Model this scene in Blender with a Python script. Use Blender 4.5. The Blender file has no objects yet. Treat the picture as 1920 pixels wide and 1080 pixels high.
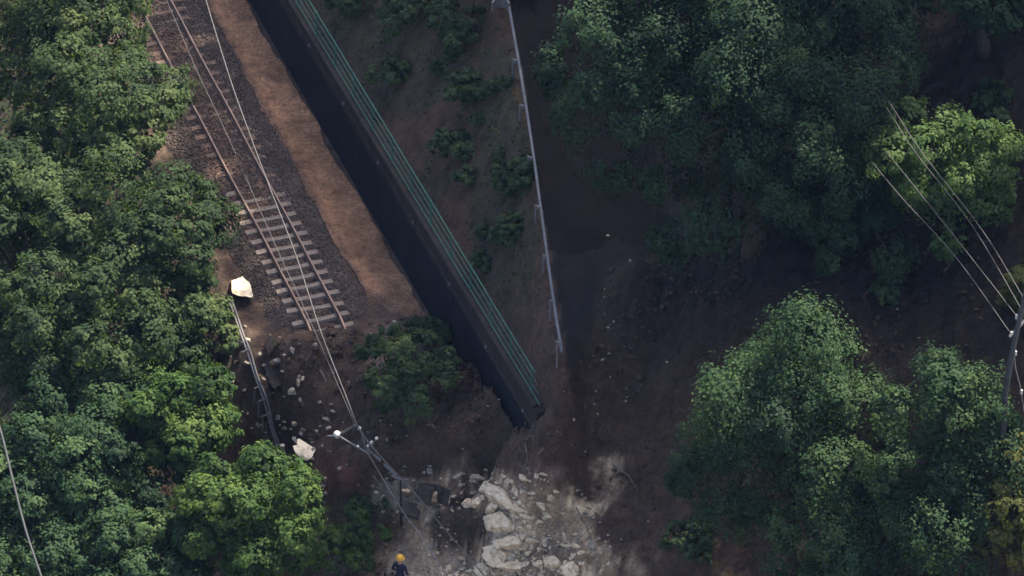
import bpy, math, random
import numpy as np
from mathutils import Vector, Matrix
from mathutils import noise as mnoise

random.seed(7)
RNG = np.random.default_rng(11)
scene = bpy.context.scene
COL = scene.collection

# ------------------------------------------------------------------ camera
ELEV = math.radians(37.0)
DIST = 300.0
cam_data = bpy.data.cameras.new("camera")
cam_data.sensor_width = 36.0
cam_data.lens = 36.0 * DIST / (1920 / 54.0)
cam_data.clip_start = 10.0
cam_data.clip_end = 2000.0
cam = bpy.data.objects.new("camera", cam_data)
COL.objects.link(cam)
CAM = np.array([0.0, -DIST * math.cos(ELEV), DIST * math.sin(ELEV)])
cam.location = CAM
cam.rotation_euler = (math.pi / 2 - ELEV, 0, 0)
scene.camera = cam

# ------------------------------------------------------------------ world and sun
SUN_EL = math.radians(55.0)
SUN_AZ = math.radians(50.0)          # from +Y towards +X: behind the slope, to the right
world = bpy.data.worlds.new("World")
scene.world = world
world.use_nodes = True
wn = world.node_tree.nodes
wl = world.node_tree.links
wn.clear()
sky = wn.new("ShaderNodeTexSky")
sky.sky_type = 'NISHITA'
sky.sun_disc = False
sky.sun_elevation = SUN_EL
sky.sun_rotation = SUN_AZ
sky.dust_density = 4.0
sky.ozone_density = 0.4
sky.air_density = 1.0
bg = wn.new("ShaderNodeBackground")
bg.inputs[1].default_value = 0.125
wo = wn.new("ShaderNodeOutputWorld")
wl.new(sky.outputs[0], bg.inputs[0])
wl.new(bg.outputs[0], wo.inputs[0])
sun_data = bpy.data.lights.new("sun", 'SUN')
sun_data.energy = 5.0
sun_data.angle = math.radians(0.53)
sun_data.color = (1.0, 0.90, 0.72)
sun = bpy.data.objects.new("sun", sun_data)
COL.objects.link(sun)
SUN_DIR = Vector((math.sin(SUN_AZ) * math.cos(SUN_EL), math.cos(SUN_AZ) * math.cos(SUN_EL), math.sin(SUN_EL)))
sun.rotation_euler = SUN_DIR.to_track_quat('Z', 'Y').to_euler()
sun.location = SUN_DIR * 120

scene.view_settings.view_transform = 'Standard'
scene.view_settings.look = 'None'
scene.view_settings.exposure = 1.4
scene.view_settings.gamma = 1.0
scene.view_settings.use_curve_mapping = False
scene.cycles.use_denoising = True
scene.cycles.use_adaptive_sampling = True
scene.cycles.adaptive_threshold = 0.02
scene.cycles.max_bounces = 4
scene.cycles.diffuse_bounces = 2
scene.cycles.transmission_bounces = 4
scene.cycles.transparent_max_bounces = 4
scene.render.filter_size = 2.8

# ------------------------------------------------------------------ pixel of the photo -> place in the world
FPX = 1920 * cam_data.lens / 36.0
FWD = np.array([0.0, math.cos(ELEV), -math.sin(ELEV)])
UPV = np.array([0.0, math.sin(ELEV), math.cos(ELEV)])
RGT = np.array([1.0, 0.0, 0.0])

def P(px, py, z):
    """the point at height z that the photo shows at pixel (px, py) of 1920 x 1080"""
    d = FWD + RGT * ((px - 960) / FPX) + UPV * ((540 - py) / FPX)
    k = (z - CAM[2]) / d[2]
    return CAM + d * k

# ------------------------------------------------------------------ numpy value noise
_perm = np.random.default_rng(5).random((256, 256))
def vnoise(x, y):
    xi = np.floor(x).astype(int); yi = np.floor(y).astype(int)
    fx = x - xi; fy = y - yi
    fx = fx * fx * (3 - 2 * fx); fy = fy * fy * (3 - 2 * fy)
    a = _perm[xi % 256, yi % 256]; b = _perm[(xi + 1) % 256, yi % 256]
    c = _perm[xi % 256, (yi + 1) % 256]; d = _perm[(xi + 1) % 256, (yi + 1) % 256]
    return (a * (1 - fx) + b * fx) * (1 - fy) + (c * (1 - fx) + d * fx) * fy - 0.5
def fbm(x, y, f, octv=4, gain=0.5):
    r = 0; a = 1.0
    for i in range(octv):
        r = r + a * vnoise(x * f + 17.3 * i, y * f + 9.1 * i)
        f *= 2.03; a *= gain
    return r
def sstep(a, b, x):
    t = np.clip((x - a) / (b - a), 0, 1)
    return t * t * (3 - 2 * t)

# ------------------------------------------------------------------ terrain
TC = P(542, 480, 0.0)                       # a point on the track's centre line
_ta, _tb = P(355, 130, 0), P(542, 480, 0)   # direction of the track
TD = (_ta - _tb)[:2]; TD /= np.linalg.norm(TD)      # along the track, away
ND = np.array([TD[1], -TD[0]])                      # to the right of it
def to_nt(X, Y):
    rx = X - TC[0]; ry = Y - TC[1]
    return rx * ND[0] + ry * ND[1], rx * TD[0] + ry * TD[1]
def from_nt(n, t, z):
    return np.array([TC[0] + n * ND[0] + t * TD[0], TC[1] + n * ND[1] + t * TD[1], z])

def line_n(pa, pb):
    na, ta = to_nt(pa[0], pa[1]); nb, tb = to_nt(pb[0], pb[1])
    k = (nb - na) / (tb - ta)
    return lambda t: na + (t - ta) * k
WALL_BASE_Z = -0.3
WALL_H = 3.1
n_wall = line_n(P(465, 0, WALL_BASE_Z), P(800, 590, WALL_BASE_Z))        # foot of the wall
n_fence = line_n(P(585, 0, 4.15), P(1010, 700, 4.15))                    # fence on top
GA, GB = P(955, 15, 8.1), P(1055, 655, 5.3)
n_guard_l = line_n(GA, GB)
_gt = [to_nt(GA[0], GA[1])[1], to_nt(GB[0], GB[1])[1]]
def z_road(t):
    k = (7.4 - 4.6) / (_gt[0] - _gt[1])
    return np.clip(4.6 + (t - _gt[1]) * k, 2.8, 16)
def n_guard(t):
    return np.maximum(n_guard_l(t), n_fence(t) + 0.7)

S2 = np.array([math.sin(SUN_AZ), math.cos(SUN_AZ)])
W2 = np.array([S2[1], -S2[0]])
SHADE_RIDGE_D = 35.0
SHADE_RIDGE_W = [-60, -30, -19.3, -6.4, -2.1, 1.7, 5, 8, 14.4, 15.6, 17.4, 18.5, 20, 25, 28, 40, 60]
SHADE_RIDGE_H = [44, 46, 51.5, 60, 62, 64, 66, 67, 66, 51, 51, 57, 62, 61, 57, 60, 60]  # tops shaped to shade the cutting, notched to let sun on one tree

def base_height(X, Y):
    n, t = to_nt(X, Y)
    nw = n_wall(t); nf = n_fence(t); ng = n_guard(t); zr = z_road(t)
    z = np.full_like(X, WALL_BASE_Z)
    left = -0.3 - (-2.6 - n) * 0.72
    z = np.where(n < -2.6, np.maximum(left, -9.0 + 0.05 * (n + 14)), z)
    zw = WALL_BASE_Z + WALL_H - 0.06
    ntp = np.maximum(nf - .12, nw + .06)
    s0 = ntp + .05; s1 = ntp + .28
    z = np.where(n > s0, WALL_BASE_Z + (zw - WALL_BASE_Z) * np.clip((n - s0) / (s1 - s0), 0, 1), z)
    s2 = ntp + .38
    z = np.where(n > s2, zw + (zr - zw) * np.clip((n - s2) / np.maximum(ng - 0.3 - s2, 0.3), 0, 1), z)
    hill = zr + np.maximum(0, n - ng - 4.6) * 0.8 + np.maximum(0, n - ng - 16) * 0.7
    w = X * W2[0] + Y * W2[1]
    cap = np.interp(w, SHADE_RIDGE_W, SHADE_RIDGE_H) - 10  # unseen upper hill follows the profile of the added shading forest
    z = np.where(n > ng, np.minimum(hill, np.maximum(cap, 8)), z)
    return z

CTRL = [(612, 645, .06), (645, 618, .05), (570, 622, .0), (540, 640, -.8), (700, 650, -.2), (780, 640, -.1), (480, 610, -1.2), (440, 620, -2.0), (420, 700, -2.8),
        (500, 760, -2.0), (470, 800, -3.0), (600, 760, -1.4), (700, 720, -.2), (760, 700, .2), (840, 690, .1), (890, 728, .35), (936, 780, 1.0), (980, 834, 1.3), (1003, 850, 1.4),
         (650, 830, -1.7), (740, 820, -.6), (850, 850, -.1), (930, 870, .35), (580, 880, -2.5), (630, 885, -1.7),
        (700, 900, -1.7), (800, 895, -.6), (900, 915, -.3), (980, 900, .5), (1000, 960, -.3), (1060, 1000, -.2), (870, 985, -3.0),
        (825, 965, -2.6), (905, 1005, -3.1), (930, 960, -.7), (760, 1000, -3.1), (800, 1045, -2.5), (930, 1060, -2.2), (1000, 1060, -1.7),
        (1100, 1060, -.9), (660, 1000, -3.8), (700, 1060, -3.9), (600, 960, -3.7), (500, 900, -4.8), (1007, 778, 3.1), (1025, 772, 3.3), (1000, 812, 2.8), (985, 802, 2.4), (962, 815, 1.6), (1038, 760, 3.2), (1000, 770, 2.2), (1000, 745, 2.6),
        (1060, 680, 4.1), (1100, 600, 4.8), (1150, 500, 5.6), (1100, 750, 2.8), (1150, 850, 1.2), (1100, 900, .6), (1200, 950, .3),
        (1200, 750, 3.2), (1250, 650, 4.8), (1250, 850, 2), (1280, 1000, .6), (1300, 550, 6.2), (1400, 600, 6.5), (1400, 800, 3.5),
        (1400, 1060, .3), (1600, 700, 6), (1700, 580, 7.2), (1650, 900, 3.0), (1800, 1000, 2.8), (1850, 700, 7), (1900, 850, 5.0),
        (500, 1250, -8), (900, 1250, -5), (1300, 1250, -2), (1700, 1250, 0), (300, 1100, -8), (200, 900, -7.5), (0, 1300, -9),
        (1300, 1500, -4), (600, 1500, -9), (2000, 1300, 1.5), (2100, 900, 6.5)]
TRENCH = [P(448, 580, -1.2)[:2], P(478, 640, -1.3)[:2], P(505, 720, -1.6)[:2], P(545, 815, -2.1)[:2]]
def slide_mask(X, Y):
    n, t = to_nt(X, Y)
    tb = np.interp(n, [-8, -3, 3.3, 3.95, 4.5, 5.2, 8, 40], [-7, -3.6, -4.4, -13.0, -14.2, -14.6, -11.0, -11.0])
    return sstep(0.5, -1.3, t - tb)
def _rbf_fit():
    pts = [P(*c) for c in CTRL]
    n = [-9, -6, -3.5, -2, 0, 2, 3.0, 5.6, 8, 10, 13, 17, 22]
    t = [-5.5, -4, -2.6, -3.2, -3.4, -3.4, -3.4, -13.2, -10, -10, -10, -10, -10]
    for a, b in zip(n, t):
        q = from_nt(a, b, 0)
        h = float(base_height(np.array([q[0]]), np.array([q[1]]))[0])
        pts.append(np.array([q[0], q[1], h]))
    A = np.array(pts)
    D = np.sqrt(((A[:, None, :2] - A[None, :, :2]) ** 2).sum(-1) + 0.5)
    M = np.zeros((len(A) + 1, len(A) + 1)); M[:-1, :-1] = D; M[-1, :-1] = 1; M[:-1, -1] = 1
    M[:-1, :-1] += np.eye(len(A)) * -0.05
    sol = np.linalg.solve(M, np.append(A[:, 2], 0))
    return A, sol
_RA, _RS = _rbf_fit()
def slide_height(X, Y):
    z = np.full(X.shape, _RS[-1])
    for (x, y, _), w in zip(_RA, _RS[:-1]):
        z = z + w * np.sqrt((X - x) ** 2 + (Y - y) ** 2 + 0.5)
    return np.clip(z, -12, 20)
def height(X, Y):
    X = np.asarray(X, float); Y = np.asarray(Y, float)
    m = slide_mask(X, Y)
    b = base_height(X, Y); s = slide_height(X, Y)
    n, t = to_nt(X, Y)
    flat = ((n > -2.6) & (n < n_wall(t) + 0.2)).astype(float)
    rough_b = np.where(flat > 0, 0.03, np.where((n > n_guard(t)) & (n < n_guard(t) + 4.6), 0.04, 0.22))
    lump = fbm(X, Y, 0.55, 5, 0.55)
    fine = np.abs(fbm(X + 40, Y, 1.7, 4, 0.6))
    b = b + rough_b * lump + rough_b * 0.3 * fine
    s = s + 0.6 * lump + 0.5 * fine - 0.1 + .22 * fbm(X * .6 + Y * .2, Y * 1.6 - X * .5, 2.6, 3, .6)
    q = ((X + 1.95) / 1.4) ** 2 + ((Y + 12.75) / 1.3) ** 2 + .5 * fbm(X, Y + 7, 1.1, 3)
    pit = sstep(1.05, .55, q)
    s = s * (1 - pit) + np.minimum(s, -2.9 + .5 * fine) * pit
    for (ax, ay), (bx, by) in zip(TRENCH[:-1], TRENCH[1:]):
        k = np.clip(((X - ax) * (bx - ax) + (Y - ay) * (by - ay)) / ((bx - ax) ** 2 + (by - ay) ** 2), 0, 1)
        dd = np.hypot(X - ax - k * (bx - ax), Y - ay - k * (by - ay)) + .25 * fbm(X, Y, 1.6, 3)
        s = s - .85 * sstep(.42, .12, dd) * m
    return b * (1 - m) + s * m
def hz(x, y):
    return float(height(np.array([x]), np.array([y]))[0])
def G(px, py, dz=0.0):
    """where the ray through a pixel meets the ground"""
    zz = np.arange(16, -12, -0.06)
    d = FWD + RGT * ((px - 960) / FPX) + UPV * ((540 - py) / FPX)
    k = (zz - CAM[2]) / d[2]
    X = CAM[0] + d[0] * k; Y = CAM[1] + d[1] * k
    H = height(X, Y)
    hit = np.nonzero(H >= zz)[0]
    i = hit[0] if len(hit) else len(zz) - 1
    return np.array([X[i], Y[i], H[i] + dz])

# ------------------------------------------------------------------ materials
def new_mat(name):
    m = bpy.data.materials.new(name); m.use_nodes = True
    nt = m.node_tree; nt.nodes.clear()
    return m, nt, nt.nodes, nt.links
def surf_mat(name, c1, c2, scale=3.0, rough=0.8, bump=0.3, bscale=None, metallic=0.0, spec=0.3, detail=6, coord='Object', third=None):
    m, nt, N, L = new_mat(name)
    out = N.new("ShaderNodeOutputMaterial"); b = N.new("ShaderNodeBsdfPrincipled")
    tc = N.new("ShaderNodeTexCoord")
    no = N.new("ShaderNodeTexNoise"); no.inputs["Scale"].default_value = scale; no.inputs["Detail"].default_value = detail; no.inputs["Roughness"].default_value = 0.65
    cr = N.new("ShaderNodeValToRGB")
    cr.color_ramp.elements[0].position = 0.32; cr.color_ramp.elements[0].color = (*c1, 1)
    cr.color_ramp.elements[1].position = 0.68; cr.color_ramp.elements[1].color = (*c2, 1)
    if third:
        e = cr.color_ramp.elements.new(0.5); e.color = (*third, 1)
    L.new(tc.outputs[coord], no.inputs["Vector"]); L.new(no.outputs["Fac"], cr.inputs["Fac"])
    L.new(cr.outputs["Color"], b.inputs["Base Color"])
    b.inputs["Roughness"].default_value = rough; b.inputs["Metallic"].default_value = metallic
    b.inputs["Specular IOR Level"].default_value = spec
    if bump:
        n2 = N.new("ShaderNodeTexNoise"); n2.inputs["Scale"].default_value = bscale or scale * 5; n2.inputs["Detail"].default_value = 6
        bp = N.new("ShaderNodeBump"); bp.inputs["Strength"].default_value = bump; bp.inputs["Distance"].default_value = 0.05
        L.new(tc.outputs[coord], n2.inputs["Vector"]); L.new(n2.outputs["Fac"], bp.inputs["Height"]); L.new(bp.outputs["Normal"], b.inputs["Normal"])
    L.new(b.outputs[0], out.inputs[0])
    return m
def ground_mat():
    m, nt, N, L = new_mat("soil")
    out = N.new("ShaderNodeOutputMaterial"); b = N.new("ShaderNodeBsdfPrincipled")
    at = N.new("ShaderNodeAttribute"); at.attribute_name = "soil"
    tc = N.new("ShaderNodeTexCoord")
    no = N.new("ShaderNodeTexNoise"); no.inputs["Scale"].default_value = 1.7; no.inputs["Detail"].default_value = 9; no.inputs["Roughness"].default_value = 0.7
    mr = N.new("ShaderNodeMapRange"); mr.inputs[1].default_value = 0.3; mr.inputs[2].default_value = 0.7; mr.inputs[3].default_value = 0.45; mr.inputs[4].default_value = 1.6
    mx = N.new("ShaderNodeMix"); mx.data_type = 'RGBA'; mx.blend_type = 'MULTIPLY'; mx.inputs[0].default_value = 1.0
    L.new(tc.outputs["Object"], no.inputs["Vector"]); L.new(no.outputs["Fac"], mr.inputs[0])
    L.new(at.outputs["Color"], mx.inputs[6]); L.new(mr.outputs[0], mx.inputs[7])
    n3 = N.new("ShaderNodeTexNoise"); n3.inputs["Scale"].default_value = 9; n3.inputs["Detail"].default_value = 5; n3.inputs["Roughness"].default_value = 0.7
    m3 = N.new("ShaderNodeMapRange"); m3.inputs[1].default_value = 0.3; m3.inputs[2].default_value = 0.72; m3.inputs[3].default_value = 0.55; m3.inputs[4].default_value = 1.55
    mx2 = N.new("ShaderNodeMix"); mx2.data_type = 'RGBA'; mx2.blend_type = 'MULTIPLY'; mx2.inputs[0].default_value = 1.0
    L.new(tc.outputs["Object"], n3.inputs["Vector"]); L.new(n3.outputs["Fac"], m3.inputs[0])
    L.new(mx.outputs[2], mx2.inputs[6]); L.new(m3.outputs[0], mx2.inputs[7])
    L.new(mx2.outputs[2], b.inputs["Base Color"])
    b.inputs["Roughness"].default_value = 0.75; b.inputs["Specular IOR Level"].default_value = 0.25
    n2 = N.new("ShaderNodeTexNoise"); n2.inputs["Scale"].default_value = 6; n2.inputs["Detail"].default_value = 8; n2.inputs["Roughness"].default_value = 0.75
    bp = N.new("ShaderNodeBump"); bp.inputs["Strength"].default_value = 0.9; bp.inputs["Distance"].default_value = 0.12
    L.new(tc.outputs["Object"], n2.inputs["Vector"]); L.new(n2.outputs["Fac"], bp.inputs["Height"]); L.new(bp.outputs["Normal"], b.inputs["Normal"])
    L.new(b.outputs[0], out.inputs[0])
    return m
def leaf_mat(name, dark, mid, light, trans=0.35, tcol=None):
    m, nt, N, L = new_mat(name)
    out = N.new("ShaderNodeOutputMaterial"); b = N.new("ShaderNodeBsdfPrincipled")
    at = N.new("ShaderNodeAttribute"); at.attribute_name = "tint"
    cr = N.new("ShaderNodeValToRGB")
    cr.color_ramp.elements[0].position = 0.0; cr.color_ramp.elements[0].color = (*dark, 1)
    cr.color_ramp.elements[1].position = 1.0; cr.color_ramp.elements[1].color = (*light, 1)
    e = cr.color_ramp.elements.new(0.5); e.color = (*mid, 1)
    L.new(at.outputs["Fac"], cr.inputs["Fac"]); L.new(cr.outputs["Color"], b.inputs["Base Color"])
    b.inputs["Roughness"].default_value = 0.65; b.inputs["Specular IOR Level"].default_value = 0.12
    tr = N.new("ShaderNodeBsdfTranslucent")
    mx = N.new("ShaderNodeMix"); mx.data_type = 'RGBA'; mx.blend_type = 'MULTIPLY'; mx.inputs[0].default_value = 1.0
    mx.inputs[7].default_value = (*(tcol or (1.5, 1.45, 0.6)), 1)
    L.new(cr.outputs["Color"], mx.inputs[6]); L.new(mx.outputs[2], tr.inputs["Color"])
    ms = N.new("ShaderNodeMixShader"); ms.inputs[0].default_value = trans
    L.new(b.outputs[0], ms.inputs[1]); L.new(tr.outputs[0], ms.inputs[2]); L.new(ms.outputs[0], out.inputs[0])
    return m

M = {}
M['soil'] = ground_mat()
M['ballast'] = surf_mat("ballast", (.06, .048, .047), (.12, .098, .095), 5, .9, 1.0, 22)
M['path'] = surf_mat("orange_mud", (.17, .092, .055), (.235, .132, .08), .9, .8, .25, 5)
M['asphalt'] = surf_mat("wet_asphalt", (.009, .0075, .0075), (.018, .014, .013), .8, .9, .3, 12, 0, .1)
M['wall'] = surf_mat("dark_wet_concrete", (.004, .006, .012), (.012, .013, .021), .9, .8, .4, 6, 0, .15)
M['wall_upper'] = surf_mat('mud_stained_concrete', (.022, .017, .017), (.05, .037, .033), 1.1, .85, .4, 7, 0, .15)
M['coping'] = surf_mat("mossy_coping", (.024, .019, .018), (.045, .034, .03), 1.3, .8, .3, 9)
M['rail'] = surf_mat("rusty_rail", (.095, .05, .036), (.16, .09, .066), 4, .6, .1, 30, .3, .4)
M['rail_head'] = surf_mat("worn_rail_head", (.20, .135, .10), (.30, .21, .165), 2, .45, 0, None, .6, .5)
M['sleeper'] = surf_mat("concrete_sleeper", (.165, .125, .10), (.30, .24, .20), 2.5, .8, .3, 14)
M['sleeper_dusty'] = surf_mat("dusty_sleeper", (.12, .078, .058), (.21, .14, .105), 3, .85, .3, 14)
M['green_steel'] = surf_mat("green_paint", (.028, .105, .08), (.045, .15, .115), 3, .5, .1, 20)
M['galv'] = surf_mat("galvanised_steel", (.13, .124, .135), (.21, .2, .212), 3, .6, .1, 20, .3, .5)
M['galv_dull'] = surf_mat("dull_galvanised_steel", (.13, .127, .14), (.2, .195, .205), 3, .6, .1, 20, .2, .5)
M['wire'] = surf_mat("weathered_wire", (.085, .078, .08), (.14, .13, .13), 6, .7, 0, None, .4, .5)
M['dark_steel'] = surf_mat("dark_steel", (.035, .032, .035), (.07, .06, .06), 4, .6, .1, 20, .2, .4)
M['dull_cable'] = surf_mat('dull_grey_cable', (.035, .038, .042), (.06, .064, .068), 3, .7, 0)
M['porcelain'] = surf_mat("porcelain", (.55, .53, .52), (.75, .73, .70), 4, .3, 0)
M['rock'] = surf_mat("pale_rock", (.18, .12, .078), (.86, .72, .53), 1.9, .85, .9, 7, third=(.60, .475, .335))  # pale stone, colour raised to stand in for sun on the debris
M['rock'].node_tree.nodes['Color Ramp'].color_ramp.elements[1].position = .44
M['rock_dull'] = surf_mat("muddy_rock", (.18, .15, .125), (.42, .36, .295), 2.2, .85, .6, 9)
M['sunlit_slab'] = surf_mat("sunlit_sandy_slab", (.30, .23, .16), (.86, .76, .60), 1.8, .85, .5, 7, third=(.76, .66, .51))  # the paleness carries the sunlight on these patches
M['ochre'] = surf_mat("ochre_earth", (.09, .06, .045), (.26, .18, .12), 3, .9, .8, 8)
M['bark'] = surf_mat("bark", (.035, .028, .024), (.085, .068, .055), 5, .9, .6, 20)
M['concrete_dark'] = surf_mat("broken_dark_concrete", (.022, .018, .017), (.085, .068, .058), 4, .9, .8, 12)

M['leaf_left'] = leaf_mat("broadleaf_green", (.018, .036, .020), (.048, .082, .036), (.118, .155, .064), .42)
M['leaf_vine'] = leaf_mat("vine_green", (.024, .052, .018), (.058, .11, .032), (.13, .185, .052), .42)
M['leaf_cedar'] = leaf_mat("cedar_green", (.012, .029, .017), (.027, .056, .03), (.052, .094, .042), .28)
M['leaf_cypress_and_shade'] = leaf_mat("cypress_and_shade_green", (.014, .034, .018), (.034, .070, .032), (.075, .122, .046), .33)  # also darkens the lower-left broadleaf trees in place of shade
M['leaf_bright'] = leaf_mat("bright_maple_green", (.038, .075, .028), (.085, .145, .05), (.16, .225, .09), .46)
M['leaf_yellow'] = leaf_mat("yellowish_green", (.055, .065, .022), (.12, .13, .04), (.21, .20, .07), .45)
M['leaf_shrub'] = leaf_mat("shrub_green", (.02, .038, .02), (.042, .072, .034), (.08, .115, .052), .3)
M['leaf_dry'] = leaf_mat("dry_brush", (.05, .028, .028), (.085, .048, .045), (.13, .085, .07), .2, (1.2, 1.0, .8))

# ------------------------------------------------------------------ mesh helpers
class MB:
    def __init__(s):
        s.v = []; s.f = []; s.mi = []
    def add(s, verts, faces, mi=0):
        k = len(s.v); s.v += [tuple(map(float, p)) for p in verts]
        s.f += [tuple(i + k for i in f) for f in faces]; s.mi += [mi] * len(faces)
        return s
    def box(s, c, size, R=None, mi=0, bev=0.0):
        hx, hy, hz_ = size[0] / 2, size[1] / 2, size[2] / 2
        b = min(bev, hx * .8, hy * .8, hz_ * .8)
        if b <= 0:
            vs = [(x, y, z) for z in (-hz_, hz_) for x, y in ((-hx, -hy), (hx, -hy), (hx, hy), (-hx, hy))]
            fs = [(0, 3, 2, 1), (4, 5, 6, 7), (0, 1, 5, 4), (1, 2, 6, 5), (2, 3, 7, 6), (3, 0, 4, 7)]
        else:
            vs = []
            for z, ins in ((-hz_, 0), (hz_ - b, 0), (hz_, b)):
                vs += [(-hx + ins, -hy + ins, z), (hx - ins, -hy + ins, z), (hx - ins, hy - ins, z), (-hx + ins, hy - ins, z)]
            fs = [(0, 3, 2, 1), (8, 9, 10, 11)]
            for l in (0, 4):
                for i in range(4):
                    j = (i + 1) % 4; fs.append((l + i, l + j, l + 4 + j, l + 4 + i))
        c = Vector(c)
        vs = [(R @ Vector(p) if R is not None else Vector(p)) + c for p in vs]
        return s.add(vs, fs, mi)
    def tube(s, pts, r, sides=6, mi=0, cap=True):
        pts = [Vector(p) for p in pts]
        rr = r if isinstance(r, (list, tuple)) else [r] * len(pts)
        vs = []; up = Vector((0, 0, 1))
        t0 = (pts[1] - pts[0]).normalized()
        a = t0.cross(up)
        if a.length < 1e-3: a = Vector((1, 0, 0))
        a.normalize()
        for i, p in enumerate(pts):
            t = (pts[min(i + 1, len(pts) - 1)] - pts[max(i - 1, 0)]).normalized()
            a = (a - t * a.dot(t)).normalized(); b = t.cross(a)
            for k in range(sides):
                an = 2 * math.pi * k / sides
                vs.append(p + (a * math.cos(an) + b * math.sin(an)) * rr[i])
        fs = []
        for i in range(len(pts) - 1):
            for k in range(sides):
                k2 = (k + 1) % sides
                fs.append((i * sides + k, i * sides + k2, (i + 1) * sides + k2, (i + 1) * sides + k))
        if cap:
            fs.append(tuple(range(sides))[::-1]); fs.append(tuple((len(pts) - 1) * sides + k for k in range(sides)))
        return s.add(vs, fs, mi)
    def lathe(s, c, prof, sides=12, R=None, mi=0):
        vs = []; c = Vector(c)
        for r, z in prof:
            for k in range(sides):
                an = 2 * math.pi * k / sides
                p = Vector((r * math.cos(an), r * math.sin(an), z))
                vs.append((R @ p if R is not None else p) + c)
        fs = []
        for i in range(len(prof) - 1):
            for k in range(sides):
                k2 = (k + 1) % sides
                fs.append((i * sides + k, i * sides + k2, (i + 1) * sides + k2, (i + 1) * sides + k))
        fs.append(tuple(range(sides))[::-1]); fs.append(tuple((len(prof) - 1) * sides + k for k in range(sides)))
        return s.add(vs, fs, mi)
    def sweep(s, pts, prof, mi=0, flip=1):
        """a closed (side, up) profile along a path"""
        pts = [Vector(p) for p in pts]; vs = []; m = len(prof)
        for i, p in enumerate(pts):
            t = (pts[min(i + 1, len(pts) - 1)] - pts[max(i - 1, 0)]).normalized()
            side = t.cross(Vector((0, 0, 1))).normalized() * flip; up = Vector((0, 0, 1))
            vs += [p + side * a + up * b for a, b in prof]
        fs = []
        for i in range(len(pts) - 1):
            for k in range(m):
                k2 = (k + 1) % m
                fs.append((i * m + k, i * m + k2, (i + 1) * m + k2, (i + 1) * m + k))
        fs.append(tuple(range(m))[::-1]); fs.append(tuple((len(pts) - 1) * m + k for k in range(m)))
        return s.add(vs, fs, mi)
    def build(s, name, mats, parent=None, origin=(0, 0, 0), smooth=False):
        me = bpy.data.meshes.new(name)
        o = Vector(origin)
        me.from_pydata([tuple(Vector(v) - o) for v in s.v], [], s.f)
        if not isinstance(mats, (list, tuple)): mats = [mats]
        for m in mats: me.materials.append(m)
        me.polygons.foreach_set("material_index", s.mi)
        if smooth: me.polygons.foreach_set("use_smooth", [True] * len(s.f))
        me.update()
        ob = bpy.data.objects.new(name, me); COL.objects.link(ob)
        if parent is not None: ob.parent = parent
        else: ob.location = o
        return ob
def tag(o, label=None, cat=None, group=None, kind=None):
    if label: o['label'] = label
    if cat: o['category'] = cat
    if group: o['group'] = group
    if kind: o['kind'] = kind
    return o
def thing(name, loc, label, cat, group=None):
    e = bpy.data.objects.new(name, None); e.empty_display_size = 0.3
    e.location = Vector(loc); COL.objects.link(e)
    return tag(e, label, cat, group)
def np_mesh(name, V, F4, mat, tint=None, parent=None, color=None, smooth=False, origin=None):
    me = bpy.data.meshes.new(name)
    V = np.asarray(V, np.float32)
    if origin is not None: V = V - np.asarray(origin, np.float32)
    F4 = np.asarray(F4, np.int32); k = F4.shape[1]
    me.vertices.add(len(V)); me.vertices.foreach_set("co", V.ravel())
    me.loops.add(F4.size); me.loops.foreach_set("vertex_index", F4.ravel())
    me.polygons.add(len(F4)); me.polygons.foreach_set("loop_start", np.arange(0, F4.size, k, dtype=np.int32))
    if smooth: me.polygons.foreach_set("use_smooth", np.ones(len(F4), bool))
    if tint is not None:
        a = me.attributes.new("tint", 'FLOAT', 'POINT'); a.data.foreach_set("value", np.asarray(tint, np.float32))
    if color is not None:
        a = me.attributes.new("soil", 'FLOAT_COLOR', 'POINT'); a.data.foreach_set("color", np.asarray(color, np.float32).ravel())
    me.materials.append(mat)
    me.update(calc_edges=True); me.validate()
    ob = bpy.data.objects.new(name, me); COL.objects.link(ob)
    if parent is not None: ob.parent = parent
    elif origin is not None: ob.location = Vector(origin)
    return ob

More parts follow.
